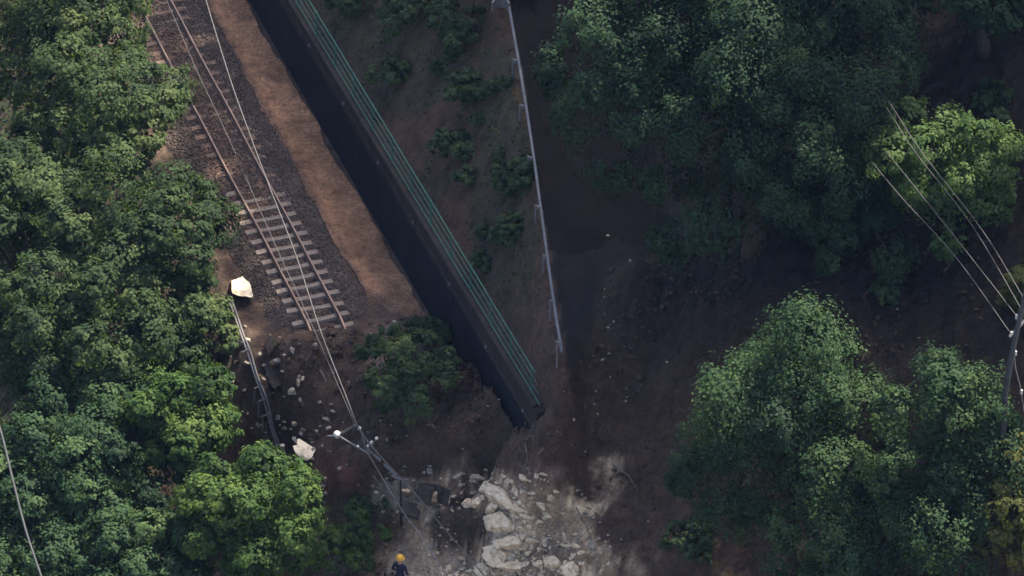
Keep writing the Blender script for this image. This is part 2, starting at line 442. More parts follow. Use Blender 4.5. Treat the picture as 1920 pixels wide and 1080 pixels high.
# ================================================================== the setting
# ---- ground
def axis(a0, a1, fine0, fine1, step, grow=1.12):
    mid = list(np.arange(fine0, fine1 + 1e-6, step))
    lo = []; x = fine0; s = step
    while x > a0: s *= grow; x -= s; lo.append(x)
    hi = []; x = mid[-1]; s = step
    while x < a1: s *= grow; x += s; hi.append(x)
    return np.array(lo[::-1] + mid + hi)
gx = axis(-150, 150, -19, 19, 0.14); gy = axis(-150, 170, -22, 19, 0.14)
GX, GY = np.meshgrid(gx, gy)
fxx, fyy = GX.ravel(), GY.ravel()
fz = height(fxx, fyy)
def soil_colour(X, Y, Z):
    n, t = to_nt(X, Y)
    m = slide_mask(X, Y)
    c = np.zeros((len(X), 4)); c[:, 3] = 1
    def put(mask, col):
        c[:, :3] = c[:, :3] * (1 - mask[:, None]) + np.array(col) * mask[:, None]
    one = np.ones(len(X))
    put(one, (.033, .021, .017))                                          # hillside litter
    put(((n > -2.6) & (n < n_wall(t) + .2)).astype(float), (.078, .050, .038))
    put((n < -2.6).astype(float), (.05, .038, .028))
    slope = ((n > n_fence(t)) & (n < n_guard(t) + .2)).astype(float)
    put(slope, (.066, .037, .026))
    put(slope * sstep(-.05, .25, fbm(X, Y, .35, 3)), (.046, .036, .024))
    put(slope * sstep(-8, -13, t) * .8, (.085, .052, .04))
    put(((n > n_guard(t) + .2) & (n < n_guard(t) + 5)).astype(float), (.015, .0115, .0105))
    put(sstep(n_guard(t) + 6, n_guard(t) + 12, n) * sstep(-.1, .2, fbm(X + 9, Y, .2, 3)), (.08, .038, .034))
    # the slide: dark wet earth above, grey-tan debris below, paled to stand for sun on it
    put(m, (.062, .040, .029))
    u = 960 + X * 54; v = 540 - (Y * math.sin(ELEV) + Z * math.cos(ELEV)) * 54
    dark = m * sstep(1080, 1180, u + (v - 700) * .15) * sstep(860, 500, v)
    put(dark, (.016, .0115, .0095))  # upper slope soil darkened further to deepen its shadow
    u1 = u + 130 * fbm(X + 3, Y, .45, 5, .6); v1 = v + 90 * fbm(X + .5 * Y, Y + 60 + 1.2 * Z, .5, 5, .6)
    deb = m * sstep(862, 900, v1 + (u - 860) * -.05) * sstep(690, 750, u1) * sstep(1160, 1090, u1 - (v - 900) * .35)
    put(deb * .95, (.30, .212, .142))
    put(deb * sstep(.0, .16, fbm(X + .5 * Y, Y + 30 + 1.3 * Z, .8, 5, .65)), (.62, .475, .32))
    put(deb * sstep(.05, .2, fbm(X + 70 + .4 * Y, Y + 1.3 * Z, 1.1, 5, .65)) * .8, (.12, .082, .058))
    def blob(px, py, rx, ry, col, k=1.0):
        q = ((u - px) / rx) ** 2 + ((v - py) / ry) ** 2
        put(m * k * sstep(1.0, .5, q + .6 * fbm(X, Y, 1.3, 3)), col)
    blob(625, 885, 55, 40, (.12, .055, .042))
    blob(640, 1000, 90, 80, (.10, .085, .075))
    blob(800, 1048, 85, 50, (.38, .295, .215), .9)
    blob(750, 920, 60, 40, (.24, .20, .17), .8)
    blob(1115, 1035, 18, 18, (.25, .18, .12), .9)
    blob(1000, 880, 60, 25, (.15, .10, .085), .7)
    blob(945, 990, 30, 75, (.66, .57, .45), .95)  # lit right rim of the pit, painted cream into the soil
    blob(862, 980, 72, 58, (.03, .022, .019), .95)  # shade of the undercut pit, painted into the soil colour
    blob(740, 640, 60, 60, (.115, .085, .075), .9)
    return c
nxg, nyg = len(gx), len(gy)
I = np.arange(nxg * nyg).reshape(nyg, nxg)
F = np.stack([I[:-1, :-1].ravel(), I[:-1, 1:].ravel(), I[1:, 1:].ravel(), I[1:, :-1].ravel()], 1)
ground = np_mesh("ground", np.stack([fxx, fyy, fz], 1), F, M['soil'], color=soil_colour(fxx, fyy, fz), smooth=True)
tag(ground, kind="structure")

def strip(name, mat, n0, n1, t0, t1, zf, nn=14, nt_=120, kind="structure", jag=0.0, colf=None):
    rows = np.linspace(t0, t1, nt_)
    a = n0(rows) + jag * fbm(rows, rows * 0 + 3.3, .8, 4); b = n1(rows) + jag * fbm(rows, rows * 0 + 63.3, .8, 4)
    k = np.linspace(0, 1, nn)
    n = a[:, None] + (b - a)[:, None] * k[None]
    t = np.repeat(rows[:, None], nn, 1)
    n = n.ravel(); t = t.ravel()
    V = np.stack([TC[0] + n * ND[0] + t * TD[0], TC[1] + n * ND[1] + t * TD[1], zf(n, t)], 1)
    J = np.arange(nn * nt_).reshape(nt_, nn)
    Fq = np.stack([J[:-1, :-1].ravel(), J[:-1, 1:].ravel(), J[1:, 1:].ravel(), J[1:, :-1].ravel()], 1)
    o = np_mesh(name, V, Fq, mat, smooth=True, color=None if colf is None else colf(n, t))
    return tag(o, kind=kind)
# ---- trackside path of orange mud
def path_c(n, t):
    c = np.array([.36, .185, .10]) * (1 + .5 * fbm(n, t, .45, 4, .6))[:, None]
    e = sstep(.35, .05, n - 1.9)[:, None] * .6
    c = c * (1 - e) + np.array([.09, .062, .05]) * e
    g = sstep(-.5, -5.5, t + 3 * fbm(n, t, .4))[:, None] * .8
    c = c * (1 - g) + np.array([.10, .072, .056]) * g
    return np.concatenate([c, np.ones((len(n), 1))], 1)
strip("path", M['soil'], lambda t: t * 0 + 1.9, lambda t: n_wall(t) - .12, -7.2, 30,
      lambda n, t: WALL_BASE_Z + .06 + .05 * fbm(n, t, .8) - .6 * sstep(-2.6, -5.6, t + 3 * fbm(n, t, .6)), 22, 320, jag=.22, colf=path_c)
# ---- ballast bed
def ball_z(n, t):
    a = np.abs(n)
    z = -0.02 - np.maximum(0, a - 1.25) * .38
    return z - sstep(4.5, -1.0, t) * .10 + .05 * fbm(n, t, 3.0, 4, .6) + .05 * fbm(n + 8, t, .9) - .8 * sstep(-3.4, -4.9, t + .5 * fbm(n, t + 50, .9))
def ball_c(n, t):
    k = sstep(1.25, .55, np.abs(n + .25)) * (.75 + .5 * fbm(n, t, .5)) * (.45 + .55 * sstep(-1, 5, t))
    k = np.clip(k, 0, 1)[:, None]
    c = np.array([.082, .062, .054]) * (1 - k) + np.array([.15, .082, .056]) * k
    c *= (1 + .7 * fbm(n + 5, t, 2.2, 4, .7))[:, None]
    return np.concatenate([c, np.ones((len(n), 1))], 1)
strip("ballast_bed", M['soil'], lambda t: t * 0 - 2.3, lambda t: t * 0 + 2.1, -5.4, 30, ball_z, 70, 560, jag=.15, colf=ball_c)
# ---- road above
strip("road", M['asphalt'], lambda t: n_guard(t) + .2, lambda t: n_guard(t) + 4.4, -12.5, 40,
      lambda n, t: z_road(t) + .05 + .03 * fbm(n, t, .7) - 1.0 * sstep(-9.5, -12.0, t + 1.5 * fbm(n, t, .5)), 14, 200, jag=.2)

oc = np.array([(1, 0, 0), (-1, 0, 0), (0, 1, 0), (0, -1, 0), (0, 0, 1), (0, 0, -1)], float)
of = np.array([(0, 2, 4), (2, 1, 4), (1, 3, 4), (3, 0, 4), (2, 0, 5), (1, 2, 5), (3, 1, 5), (0, 3, 5)])
M['stone'] = surf_mat("ballast_stone", (.05, .038, .033), (.17, .13, .112), 9, .9, .2, 30)
rng = np.random.default_rng(160); cnt = 21000
n_ = rng.uniform(-2.2, 2.0, cnt); t_ = rng.uniform(-4.2, 21, cnt)
X = TC[0] + n_ * ND[0] + t_ * TD[0]; Y = TC[1] + n_ * ND[1] + t_ * TD[1]; Z = ball_z(n_, t_)
sz = rng.uniform(.018, .05, (cnt, 1, 1)) * rng.uniform(.7, 1.3, (cnt, 6, 1))
V = (np.stack([X, Y, Z + .012], 1)[:, None, :] + (oc[None] + rng.normal(0, .3, (cnt, 6, 3))) * sz).reshape(-1, 3)
tag(np_mesh("ballast_stones", V, (of[None] + (np.arange(cnt) * 6)[:, None, None]).reshape(-1, 3), M['stone']), "loose grey-brown ballast stones along the track", "ballast", kind="stuff")

# ================================================================== railway track
TRK0, TRK1 = -4.6, 30.0
track = thing("railway_track", from_nt(0, -2, 0), "single railway track with pale sleepers broken off by the landslide", "railway track")
TB = np.array(track.location)
def rail_pts(n):
    out = []
    for t in np.linspace(TRK1, TRK0 - .9, 70):
        z = .15 - .05 * float(sstep(-2, -4.6, t)) * (1 if n > 0 else 2.2) - .7 * float(sstep(-4.1, -5.6, t))
        out.append(from_nt(n + .012 * math.sin(t * .9), t, z))
    return out
RAILP = [(-.065, -.15), (.065, -.15), (.065, -.135), (.012, -.115), (.012, -.035), (.035, -.02), (.035, 0), (-.035, 0), (-.035, -.02), (-.012, -.035), (-.012, -.115), (-.065, -.135)]
for n in (-.58, .58):
    b = MB(); b.sweep(rail_pts(n), RAILP)
    r = b.build("rail", M['rail'], track, TB)
    b = MB(); b.sweep([p + np.array([0, 0, .004]) for p in rail_pts(n)], [(-.028, -.006), (.028, -.006), (.028, 0), (-.028, 0)])
    b.build("rail_head", M['rail_head'], r, TB)
Rt = Matrix(((ND[0], TD[0], 0), (ND[1], TD[1], 0), (0, 0, 1)))
def sleeper_mesh(name, mat):
    b = MB()
    prof = [(-1.02, .23, .13), (-.62, .23, .15), (-.35, .19, .11), (.35, .19, .11), (.62, .23, .15), (1.02, .23, .13)]
    vs = []
    for x, w, h in prof:
        vs += [(x, -w / 2 - .02, -.1), (x, w / 2 + .02, -.1), (x, w / 2, h - .1), (x, -w / 2, h - .1)]
    fs = [(0, 1, 2, 3), (20, 23, 22, 21)]
    for i in range(5):
        for k in range(4):
            k2 = (k + 1) % 4; fs.append((i * 4 + k, (i + 1) * 4 + k, (i + 1) * 4 + k2, i * 4 + k2))
    b.add(vs, fs)
    o = b.build(name, mat, track)
    return o
s_pale = sleeper_mesh("sleeper", M['sleeper']); s_dust = None
t = TRK0 + .35; k = 0
while t < 29:
    pale = t < 4.6
    if k == 0: o = s_pale
    elif pale:
        o = s_pale.copy(); COL.objects.link(o); o.parent = track
    elif s_dust is None:
        s_dust = sleeper_mesh("sleeper", M['sleeper_dusty']); o = s_dust
    else:
        o = s_dust.copy(); COL.objects.link(o); o.parent = track
    dz = random.uniform(-.015, .015) - (.035 + .14 * float(sstep(-2.6, -4.4, t))) + (.0 if not pale else 0)
    o.location = Vector(from_nt(random.uniform(-.03, .03), t, .0 + dz)) - track.location
    o.rotation_euler = (random.uniform(-.02, .02), random.uniform(-.02, .02), math.atan2(ND[1], ND[0]) + random.uniform(-.02, .02) * (1 if t > -2.2 else 5))
    t += .6; k += 1

# ================================================================== retaining wall, cable, fence, guardrail
wall = thing("retaining_wall", from_nt(float(n_wall(5)), 5, WALL_BASE_Z), "long dark wet retaining wall beside the orange path", "wall")
WB = np.array(wall.location)
WT0, WT1 = -14.5, 32.0
def wall_row(t):
    nb = float(n_wall(t)); nf = float(n_fence(t))
    return nb, max(nf - .12, nb + .06)
panel_step = 4.0
t = WT0
while t < WT1:
    t2 = min(t + panel_step, WT1)
    for nm, h0_, h1_, mat_, pr in (("wall_panel", -1.5, 2.15, 'wall', 0.0), ("upper_course", 2.155, WALL_H - .12, 'wall_upper', .02)):
        b = MB(); rows = []
        for tt in (t + .015, t2 - .015):
            nb, ntp = wall_row(tt)
            na = nb + (ntp - nb) * max(h0_, 0) / WALL_H + pr; nc = nb + (ntp - nb) * h1_ / WALL_H + pr
            rows += [from_nt(na, tt, WALL_BASE_Z + h0_), from_nt(nc, tt, WALL_BASE_Z + h1_), from_nt(ntp + .35, tt, WALL_BASE_Z + h1_), from_nt(ntp + .35, tt, WALL_BASE_Z + h0_)]
        b.add(rows, [(0, 1, 2, 3), (7, 6, 5, 4)] + [(i_, i_ + 4, (i_ + 1) % 4 + 4, (i_ + 1) % 4) for i_ in range(4)])
        b.build(nm, M[mat_], wall, WB)
    t = t2
b = MB()
pts = [from_nt(wall_row(tt)[1] + .14, tt, WALL_BASE_Z + WALL_H - .117) for tt in np.linspace(WT0 + .3, WT1, 40)]
b.sweep(pts, [(-.22, 0), (.26, 0), (.26, .12), (-.22, .12)], flip=1)
b.build("coping", M['coping'], wall, WB)

cable = thing("wall_cable", P(900, 680, 1.7), "thin grey cable clipped along the dark retaining wall", "cable")
CBV = np.array(cable.location)
def wall_point(t, h, off=.03):
    nb, ntp = wall_row(t); k = h / WALL_H
    return from_nt(nb + (ntp - nb) * k - off, t, WALL_BASE_Z + h)
b = MB(); cp = []
for tt in np.linspace(-16.5, 30, 70):
    cp.append(wall_point(tt, 2.55 + .012 * tt + (.02 * math.sin(tt * 2.4))))
b.tube(cp, .010, 5); b.build("cable_run", M['dark_steel'], cable, CBV)
for tt in np.arange(-13.5, 30, 3.7):
    b = MB(); p = wall_point(tt, 2.55 + .012 * tt, .05)
    b.box(p, (.07, .07, .1), Rt, bev=.015); b.build("clip", M['galv'], cable, CBV)

FT0, FT1 = to_nt(*P(1008, 712, 3.6)[:2])[1], 32.0
fence = thing("green_fence", from_nt(float(n_fence(FT0)), FT0, WALL_BASE_Z + WALL_H), "low green pipe fence along the top of the retaining wall", "fence")
FB = np.array(fence.location); FZ = WALL_BASE_Z + WALL_H
for h, r in ((.10, .022), (.45, .014), (.8, .016), (1.12, .026)):
    b = MB(); b.tube([from_nt(float(n_fence(tt)), tt, FZ + h + .012 * math.sin(tt * 1.3)) for tt in np.linspace(FT0 - (1.12 - h) * .5, FT1, 40)], r, 6)
    b.build("rail", M['green_steel'], fence, FB)
tt = FT0 + .4
while tt < FT1:
    b = MB(); p = from_nt(float(n_fence(tt)) + .03, tt, FZ - .05)
    b.tube([p, p + np.array([0, 0, 1.16])], .03, 6); b.build("post", M['green_steel'], fence, FB)
    tt += 2.0

gr = thing("guardrail", GB - np.array([0, 0, .7]), "pale steel guardrail of the road, cut off above the landslide", "guardrail")
GRB = np.array(gr.location)
_sd = Vector(GA - GB).cross(Vector((0, 0, 1))).normalized()
gpts = []
for k in np.linspace(0, 1, 30):
    p = GA * (1 - k) + GB * k
    p = p + np.array([.05, 0, 0]) * math.sin(k * 5)
    if k > .93: p = p + np.array([.35, 0, -.9]) * (k - .93)
    gpts.append(p)
prof = [(-.02, -.09), (.04, -.05), (-.02, 0), (.04, .05), (-.02, .09), (-.03, .09), (.03, .05), (-.035, 0), (.03, -.05), (-.03, -.09)]
b = MB(); b.sweep(gpts, prof); b.build("beam", M['galv'], gr, GRB)
b = MB()
dirg = Vector(GA - GB).normalized()
ep = []
for k in range(9):
    an = k / 8 * math.pi * .9
    ep.append(Vector(GA) + dirg * (.30 * math.sin(an)) + _sd * (-.30 * (1 - math.cos(an))))
b.sweep(ep, [(-.03, -.19), (.03, -.19), (.03, .19), (-.03, .19)]); b.build("end_terminal", M['galv'], gr, GRB)
for px, py in ((972, 118), (986, 205), (1001, 303), (1015, 395), (1029, 487), (1041, 570), (1053, 645)):
    kk = (py - 15) / 640.0; q = GA * (1 - kk) + GB * kk
    b = MB(); base = q + np.array([_sd.x, _sd.y, 0]) * -.16
    b.tube([base + np.array([0, 0, .12]), base + np.array([0, 0, -1.0])], .04, 8)
    b.box(q + np.array([_sd.x, _sd.y, 0]) * -.09, (.12, .08, .14), None)
    b.build("post", M['galv_dull'], gr, GRB)

# ================================================================== foliage
def leaf_quads(Pos, Nrm, size, rng, aspect=.62):
    k = len(Pos)
    r = rng.normal(size=(k, 3)); Nrm = Nrm / np.linalg.norm(Nrm, axis=1, keepdims=True)
    a = r - Nrm * (r * Nrm).sum(1, keepdims=True); a /= np.linalg.norm(a, axis=1, keepdims=True) + 1e-9
    c = np.cross(Nrm, a)
    s = size[:, None]
    V = np.stack([Pos - a * s * .5, Pos + c * s * .5 * aspect + a * s * .05, Pos + a * s * .5 - Nrm * s * .12, Pos - c * s * .5 * aspect + a * s * .05], 1).reshape(-1, 3)
    Fq = np.arange(4 * k).reshape(k, 4)
    return V, Fq
def unit(rng, k):
    d = rng.normal(size=(k, 3)); return d / np.linalg.norm(d, axis=1, keepdims=True)
def crown_points(c, r, rng, lobes, lobe_r, clumps, leaves, shape='round', zmin=-.55, clump_r=.3, flat=.75, fill=.25):
    c = np.asarray(c); r = np.asarray(r, float)
    g = (np.arange(lobes) + .5) / lobes
    ph = np.arange(lobes) * 2.39996 + rng.random() * 6
    cz = 1 - g * (1 - zmin); cr_ = np.sqrt(np.maximum(0, 1 - cz * cz))
    D = np.stack([cr_ * np.cos(ph), cr_ * np.sin(ph), cz], 1) + rng.normal(size=(lobes, 3)) * .16
    if shape == 'cone':
        h = D[:, 2:3]; D = np.concatenate([D[:, :2] * (1.12 - .42 * np.clip(h, -1, 1)), h * 1.0], 1)
    LC = c + D * r * .72 * rng.uniform(.82, 1.12, (lobes, 1))
    LR = np.mean(r) * lobe_r * rng.uniform(.55, 1.25, lobes)
    lt = rng.normal(0, .17, lobes)
    d = unit(rng, lobes * clumps).reshape(lobes, clumps, 3)
    out = (LC - c) / (np.linalg.norm(LC - c, axis=1, keepdims=True) + 1e-6)
    flip = (d * (out[:, None, :] + np.array([0, 0, .5]))).sum(-1) < -.25
    d = np.where(flip[..., None], -d, d)
    CC = LC[:, None, :] + d * LR[:, None, None] * rng.uniform(.6, 1.12, (lobes, clumps, 1))
    CR = LR[:, None] * clump_r * rng.uniform(.6, 1.5, (lobes, clumps))
    ct = lt[:, None] + rng.normal(0, .15, (lobes, clumps))
    e = unit(rng, lobes * clumps * leaves).reshape(lobes, clumps, leaves, 3)
    rad = rng.uniform(.35, 1.05, (lobes, clumps, leaves, 1))
    Pp = CC[:, :, None, :] + e * rad * CR[:, :, None, None] * np.array([1, 1, flat])
    Nn = e * .45 + d[:, :, None, :] * .9 + np.array([0, 0, .5]) + rng.normal(0, .26, e.shape)
    tt = np.broadcast_to(ct[:, :, None], Pp.shape[:3]) + rng.normal(0, .085, Pp.shape[:3])
    Pp = Pp.reshape(-1, 3); Nn = Nn.reshape(-1, 3); tt = tt.ravel()
    nf = int(len(Pp) * fill)
    if nf:
        q = unit(rng, nf) * rng.uniform(.2, .8, (nf, 1)); q[:, 2] = np.maximum(q[:, 2], zmin)
        Pp = np.concatenate([Pp, c + q * r]); Nn = np.concatenate([Nn, unit(rng, nf) + np.array([0, 0, .5])]); tt = np.concatenate([tt, rng.normal(-.1, .12, nf)])  # inner leaves tinted darker to imitate shadow inside the crown
    return Pp, Nn, tt, LC
def crown_mesh(name, Pp, Nn, tt, mat, leaf, rng, parent, origin, aspect=.62):
    V, Fq = leaf_quads(Pp, Nn, leaf * rng.uniform(.6, 1.35, len(Pp)), rng, aspect)
    return np_mesh(name, V, Fq, mat, tint=np.repeat(np.clip(.5 + tt, 0, 1), 4), parent=parent, origin=origin)
def trunk_mesh(base, top, r0, limbs, rng, parent, origin, name="trunk"):
    b = MB(); base = np.asarray(base, float); top = np.asarray(top, float)
    pts = []; rad = []
    for k in np.linspace(0, 1, 9):
        w = np.array([math.sin(k * 5 + base[0]), math.cos(k * 4 + base[1]), 0]) * .12 * k * (1 - k) * 4
        pts.append(base * (1 - k) + top * k + w); rad.append(r0 * (1.25 if k == 0 else 1) * (1 - .85 * k))
    b.tube(pts, rad, 8)
    for L in limbs:
        k = rng.uniform(.35, .8); s = base * (1 - k) + top * k; e = np.asarray(L)
        m = (s + e) / 2 + np.array([0, 0, .3])
        b.tube([s, m, e], [r0 * .35 * (1 - k * .5), r0 * .22, r0 * .06], 5)
    return b.build(name, M['bark'], parent, origin, smooth=True)
def tree(name, label, px, py, z, r, mat, lobes=18, lobe_r=.38, clumps=24, leaves=26, leaf=.17, shape='round', cat="tree", group=None, seed=1,
         zmin=-.55, clump_r=.3, flat=.75, fill=.25, r0=.22, aspect=.62, base_off=(0, 0)):
    rng = np.random.default_rng(seed)
    c = P(px, py, z)
    bx, by = c[0] + base_off[0], c[1] + base_off[1]
    base = np.array([bx, by, hz(bx, by) - .15])
    root = thing(name, base, label, cat, group)
    Pp, Nn, tt, LC = crown_points(c, r, rng, lobes, lobe_r, clumps, leaves, shape, zmin, clump_r, flat, fill)
    keep = Pp[:, 2] > height(Pp[:, 0], Pp[:, 1]) + .05
    crown_mesh("crown", Pp[keep], Nn[keep], tt[keep], mat, leaf, rng, root, base, aspect)
    trunk_mesh(base, c + np.array([0, 0, r[2] * .6]), r0, LC[::2][:12], rng, root, base)
    return root

LG = "broadleaf trees left of the track"
tree("broadleaf_tree", "hazy green broadleaf tree at the top left corner", 85, 55, 3.4, (3.3, 3.0, 3.2), M['leaf_left'], 20, .36, 30, 48, .135, aspect=.75, clump_r=.28, seed=21, group=LG)
tree("broadleaf_tree", "broadleaf tree overhanging the upper track's left rail", 188, 235, 2.8, (2.75, 2.7, 2.9), M['leaf_left'], 20, .36, 30, 48, .135, aspect=.75, clump_r=.28, seed=22, group=LG)
tree("broadleaf_tree", "rounded dark broadleaf tree just above the sunlit slab beside the track", 265, 450, 2.0, (3.2, 2.8, 2.9), M['leaf_left'], 20, .36, 30, 48, .135, aspect=.75, clump_r=.28, seed=23, group=LG)
tree("broadleaf_tree", "broadleaf tree at the left edge halfway up the photo", 30, 400, 1.6, (3.0, 2.8, 3.0), M['leaf_left'], 18, .36, 30, 48, .135, aspect=.75, clump_r=.28, seed=24, group=LG)
tree("broadleaf_tree", "spreading tree with bright top leaves at the left edge below the middle", 110, 640, .6, (3.8, 2.8, 2.6), M['leaf_left'], 22, .34, 30, 48, .135, aspect=.75, clump_r=.28, seed=25, group=LG)
tree("broadleaf_tree", "low broadleaf tree between the dark slab gap and the bright vine-covered tree", 330, 620, -.4, (1.9, 1.8, 2.0), M['leaf_left'], 12, .4, 30, 48, .135, aspect=.75, clump_r=.28, seed=26, group=LG)
tree("vine_covered_tree", "bright vine-covered tree left of the bent pipe railing", 340, 800, -.6, (1.9, 1.9, 2.5), M['leaf_vine'], 18, .36, 30, 48, .135, aspect=.75, clump_r=.28, seed=27, group=LG)
tree("vine_covered_tree", "bright yellow-green vine-covered tree beside the rust-red mound at the bottom", 462, 985, -1.0, (2.7, 2.2, 2.6), M['leaf_vine'], 22, .33, 30, 48, .135, aspect=.75, clump_r=.28, seed=28, group=LG)
tree("broadleaf_tree", "shaded dark tree behind the hanging cable in the lower left corner", 110, 900, -1.6, (3.6, 2.8, 2.6), M['leaf_cypress_and_shade'], 20, .36, 30, 48, .135, aspect=.75, clump_r=.28, seed=29, group=LG)  # darker leaf colour on the lower-left trees stands in for shade
tree("broadleaf_tree", "low shaded tree at the bottom edge right of the hanging cable", 260, 1070, -2.6, (2.6, 2.2, 2.2), M['leaf_cypress_and_shade'], 16, .38, 30, 48, .135, aspect=.75, clump_r=.28, seed=30, group=LG)
tree("broadleaf_tree", "shaded tree filling the bottom left corner behind the cable", 20, 1050, -3.0, (2.6, 2.2, 2.2), M['leaf_cypress_and_shade'], 16, .38, 28, 40, .14, seed=32, group=LG)
tree("broadleaf_tree", "dark tree between the left edge and the vine-covered tree, lower middle", 200, 790, -1.4, (2.9, 2.4, 2.3), M['leaf_cypress_and_shade'], 16, .38, 28, 40, .14, seed=33, group=LG)
tree("shrub", "leafy shrub at the debris edge left of the person", 655, 1020, -2.9, (1.25, 1.1, 1.15), M['leaf_vine'], 9, .42, 18, 26, .14, cat="shrub", seed=31, r0=.06)

RG = "cedars on the slope above the road"
tree("cedar_tree", "dark cedar with a bright left tip standing over the road", 1190, 110, 14, (2.7, 2.6, 4.3), M['leaf_cedar'], base_off=(2.6, 1.5), lobes=24, lobe_r=.30, clumps=30, leaves=46, leaf=.115, aspect=.7, shape='cone', seed=41, zmin=-.8, flat=1.35, group=RG, r0=.35)
tree("cedar_tree", "tallest dark cedar in the middle of the upper right grove", 1420, 250, 12.5, (3.5, 3.2, 5.2), M['leaf_cedar'], 32, .27, 38, 46, .115, 'cone', aspect=.7, seed=42, zmin=-.8, flat=1.35, group=RG, r0=.4)
tree("cedar_tree", "dark cedar at the top edge left of the reddish bare slope", 1570, 60, 15, (2.7, 2.6, 3.8), M['leaf_cedar'], 24, .30, 34, 46, .115, 'cone', aspect=.7, seed=43, zmin=-.8, flat=1.35, group=RG, r0=.35)
tree("cedar_tree", "dark cedar rising out of the top edge between its two neighbours", 1360, 0, 16, (2.6, 2.6, 3.8), M['leaf_cedar'], 24, .30, 32, 46, .115, 'cone', aspect=.7, seed=44, zmin=-.8, flat=1.35, group=RG, r0=.35)
tree("cedar_tree", "short shaded cedar beside the bright maple's trunk", 1590, 400, 9.3, (2.0, 1.8, 2.8), M['leaf_cedar'], 20, .32, 32, 46, .115, 'cone', aspect=.7, seed=45, zmin=-.8, flat=1.35, group=RG, r0=.25)
tree("maple_tree", "bright yellow-green tree that the power lines run through", 1785, 330, 11.3, (2.85, 2.2, 2.6), M['leaf_bright'], 20, .34, 28, 40, .14, seed=46, r0=.18, zmin=-.6)
tree("cedar_tree", "shaded tree in the top right corner above the reddish slope", 1850, -30, 15.5, (2.4, 2.2, 2.4), M['leaf_cedar'], 16, .34, 26, 30, .16, seed=47, group=RG, r0=.25)
tree("cypress_tree", "large rounded cypress in front of the bare dark bank at the lower right", 1490, 815, 7.0, (3.7, 3.3, 5.2), M['leaf_cypress_and_shade'], 34, .27, 40, 46, .115, 'cone', aspect=.7, seed=51, zmin=-.85, flat=1.3, r0=.3)
tree("cypress_tree", "green cypress below the leaning grey pole at the right edge", 1785, 880, 7.5, (2.9, 2.5, 4.7), M['leaf_cypress_and_shade'], 26, .29, 38, 46, .115, 'cone', aspect=.7, seed=52, zmin=-.85, flat=1.3, r0=.3)
tree("cypress_tree", "low dark cypress filling the bottom between the two big cypresses", 1640, 1040, 4.5, (2.8, 2.4, 3.4), M['leaf_cypress_and_shade'], 18, .32, 32, 46, .115, 'cone', aspect=.7, seed=53, zmin=-.85, flat=1.3, r0=.2)
tree("yellowing_tree", "yellowish tree cut off by the right edge near the bottom", 1905, 970, 6.5, (1.5, 1.4, 2.6), M['leaf_yellow'], 16, .34, 26, 30, .15, seed=54, r0=.16)
tree("yellowing_tree", "small yellowish bush behind the grey pole at the right edge", 1925, 545, 9.5, (.85, .8, .9), M['leaf_yellow'], 9, .4, 20, 26, .14, cat="shrub", seed=55, r0=.07)
tree("fallen_tree", "uprooted leafy tree carried onto the end of the track", 760, 690, 1.3, (1.7, 2.2, .85), M['leaf_left'], 16, .34, 24, 34, .13, seed=61, r0=.1, zmin=-.2, fill=.1)

def shrub(label, px, py, s, mat, seed, group, lift=.45):
    rng = np.random.default_rng(seed)
    g = G(px, py); c = g + np.array([0, 0, s * lift])
    root = thing("shrub", g, label, "shrub", group)
    Pp, Nn, tt, LC = crown_points(c, (s * rng.uniform(.9, 1.5), s * rng.uniform(.9, 1.6), s * .55), rng, 9, .42, 15, 24, zmin=-.15, fill=.1)
    keep = Pp[:, 2] > height(Pp[:, 0], Pp[:, 1]) + .02
    crown_mesh("foliage", Pp[keep], Nn[keep], tt[keep], mat, .14, rng, root, g)
    b = MB()
    for L in LC[:5]: b.tube([g - np.array([0, 0, .1]), (g + L) / 2 + np.array([0, 0, .1]), L], [.03, .02, .008], 5)
    b.build("stem", M['bark'], root, g)
    return root
SG = "shrubs on the slope between fence and guardrail"
for k, (lab, px, py, s) in enumerate([
        ("greenest shrub on the bank, below the guardrail's lower half", 962, 440, .55), ("shrub on the bank touching the guardrail at half its length", 950, 350, .6),
        ("shrub halfway up the bank nearer to the green fence", 850, 290, .75), ("shaded shrub on the bank below the top of the guardrail", 880, 190, .8),
        ("dark shrub in the shade left of the guardrail's far end", 870, 70, 1.0), ("dark shrub at the top edge above the fence", 760, 45, 1.1),
        ("dark shrub at the top edge nearest to the fence", 660, 10, .9), ("low shrub on the bank beside the upper fence", 740, 150, .6),
        ("small shrub lowest on the bank towards the slide", 905, 500, .35), ("dark shrub at the top edge beside the guardrail's end terminal", 930, -10, 1.0)]):
    shrub(lab, px, py, s, M['leaf_shrub'], 70 + k, SG)
for k in range(22):
    cx_, cy_ = [(945, 430), (945, 340), (845, 285), (900, 180), (800, 110), (870, 60)][k % 6]
    shrub("low shrub among the weeds on the bank between fence and guardrail", random.gauss(cx_, 28), random.gauss(cy_, 32), random.uniform(.22, .5), M['leaf_shrub'], 300 + k, SG, .3)
for k, (lab, px, py, s) in enumerate([("small shrub on the reddish slope at the upper right", 1860, 210, .7), ("small shrub on the dark bank above the big cypress", 1660, 555, .45),
                                      ("low shrub growing on the path's end beside the dark wall", 815, 640, .6), ("tuft of leaves left of the dark pit", 690, 960, .45),
                                      ("brownish shrub by the wall's buried end", 870, 720, .5), ("leafy bush added over a sun patch at the foot of the big cypress", 1298, 1035, .75)]):  # last bush is added to cover a stray sun patch
    shrub(lab, px, py, s, M['leaf_shrub'] if k != 4 else M['leaf_dry'], 90 + k, None)

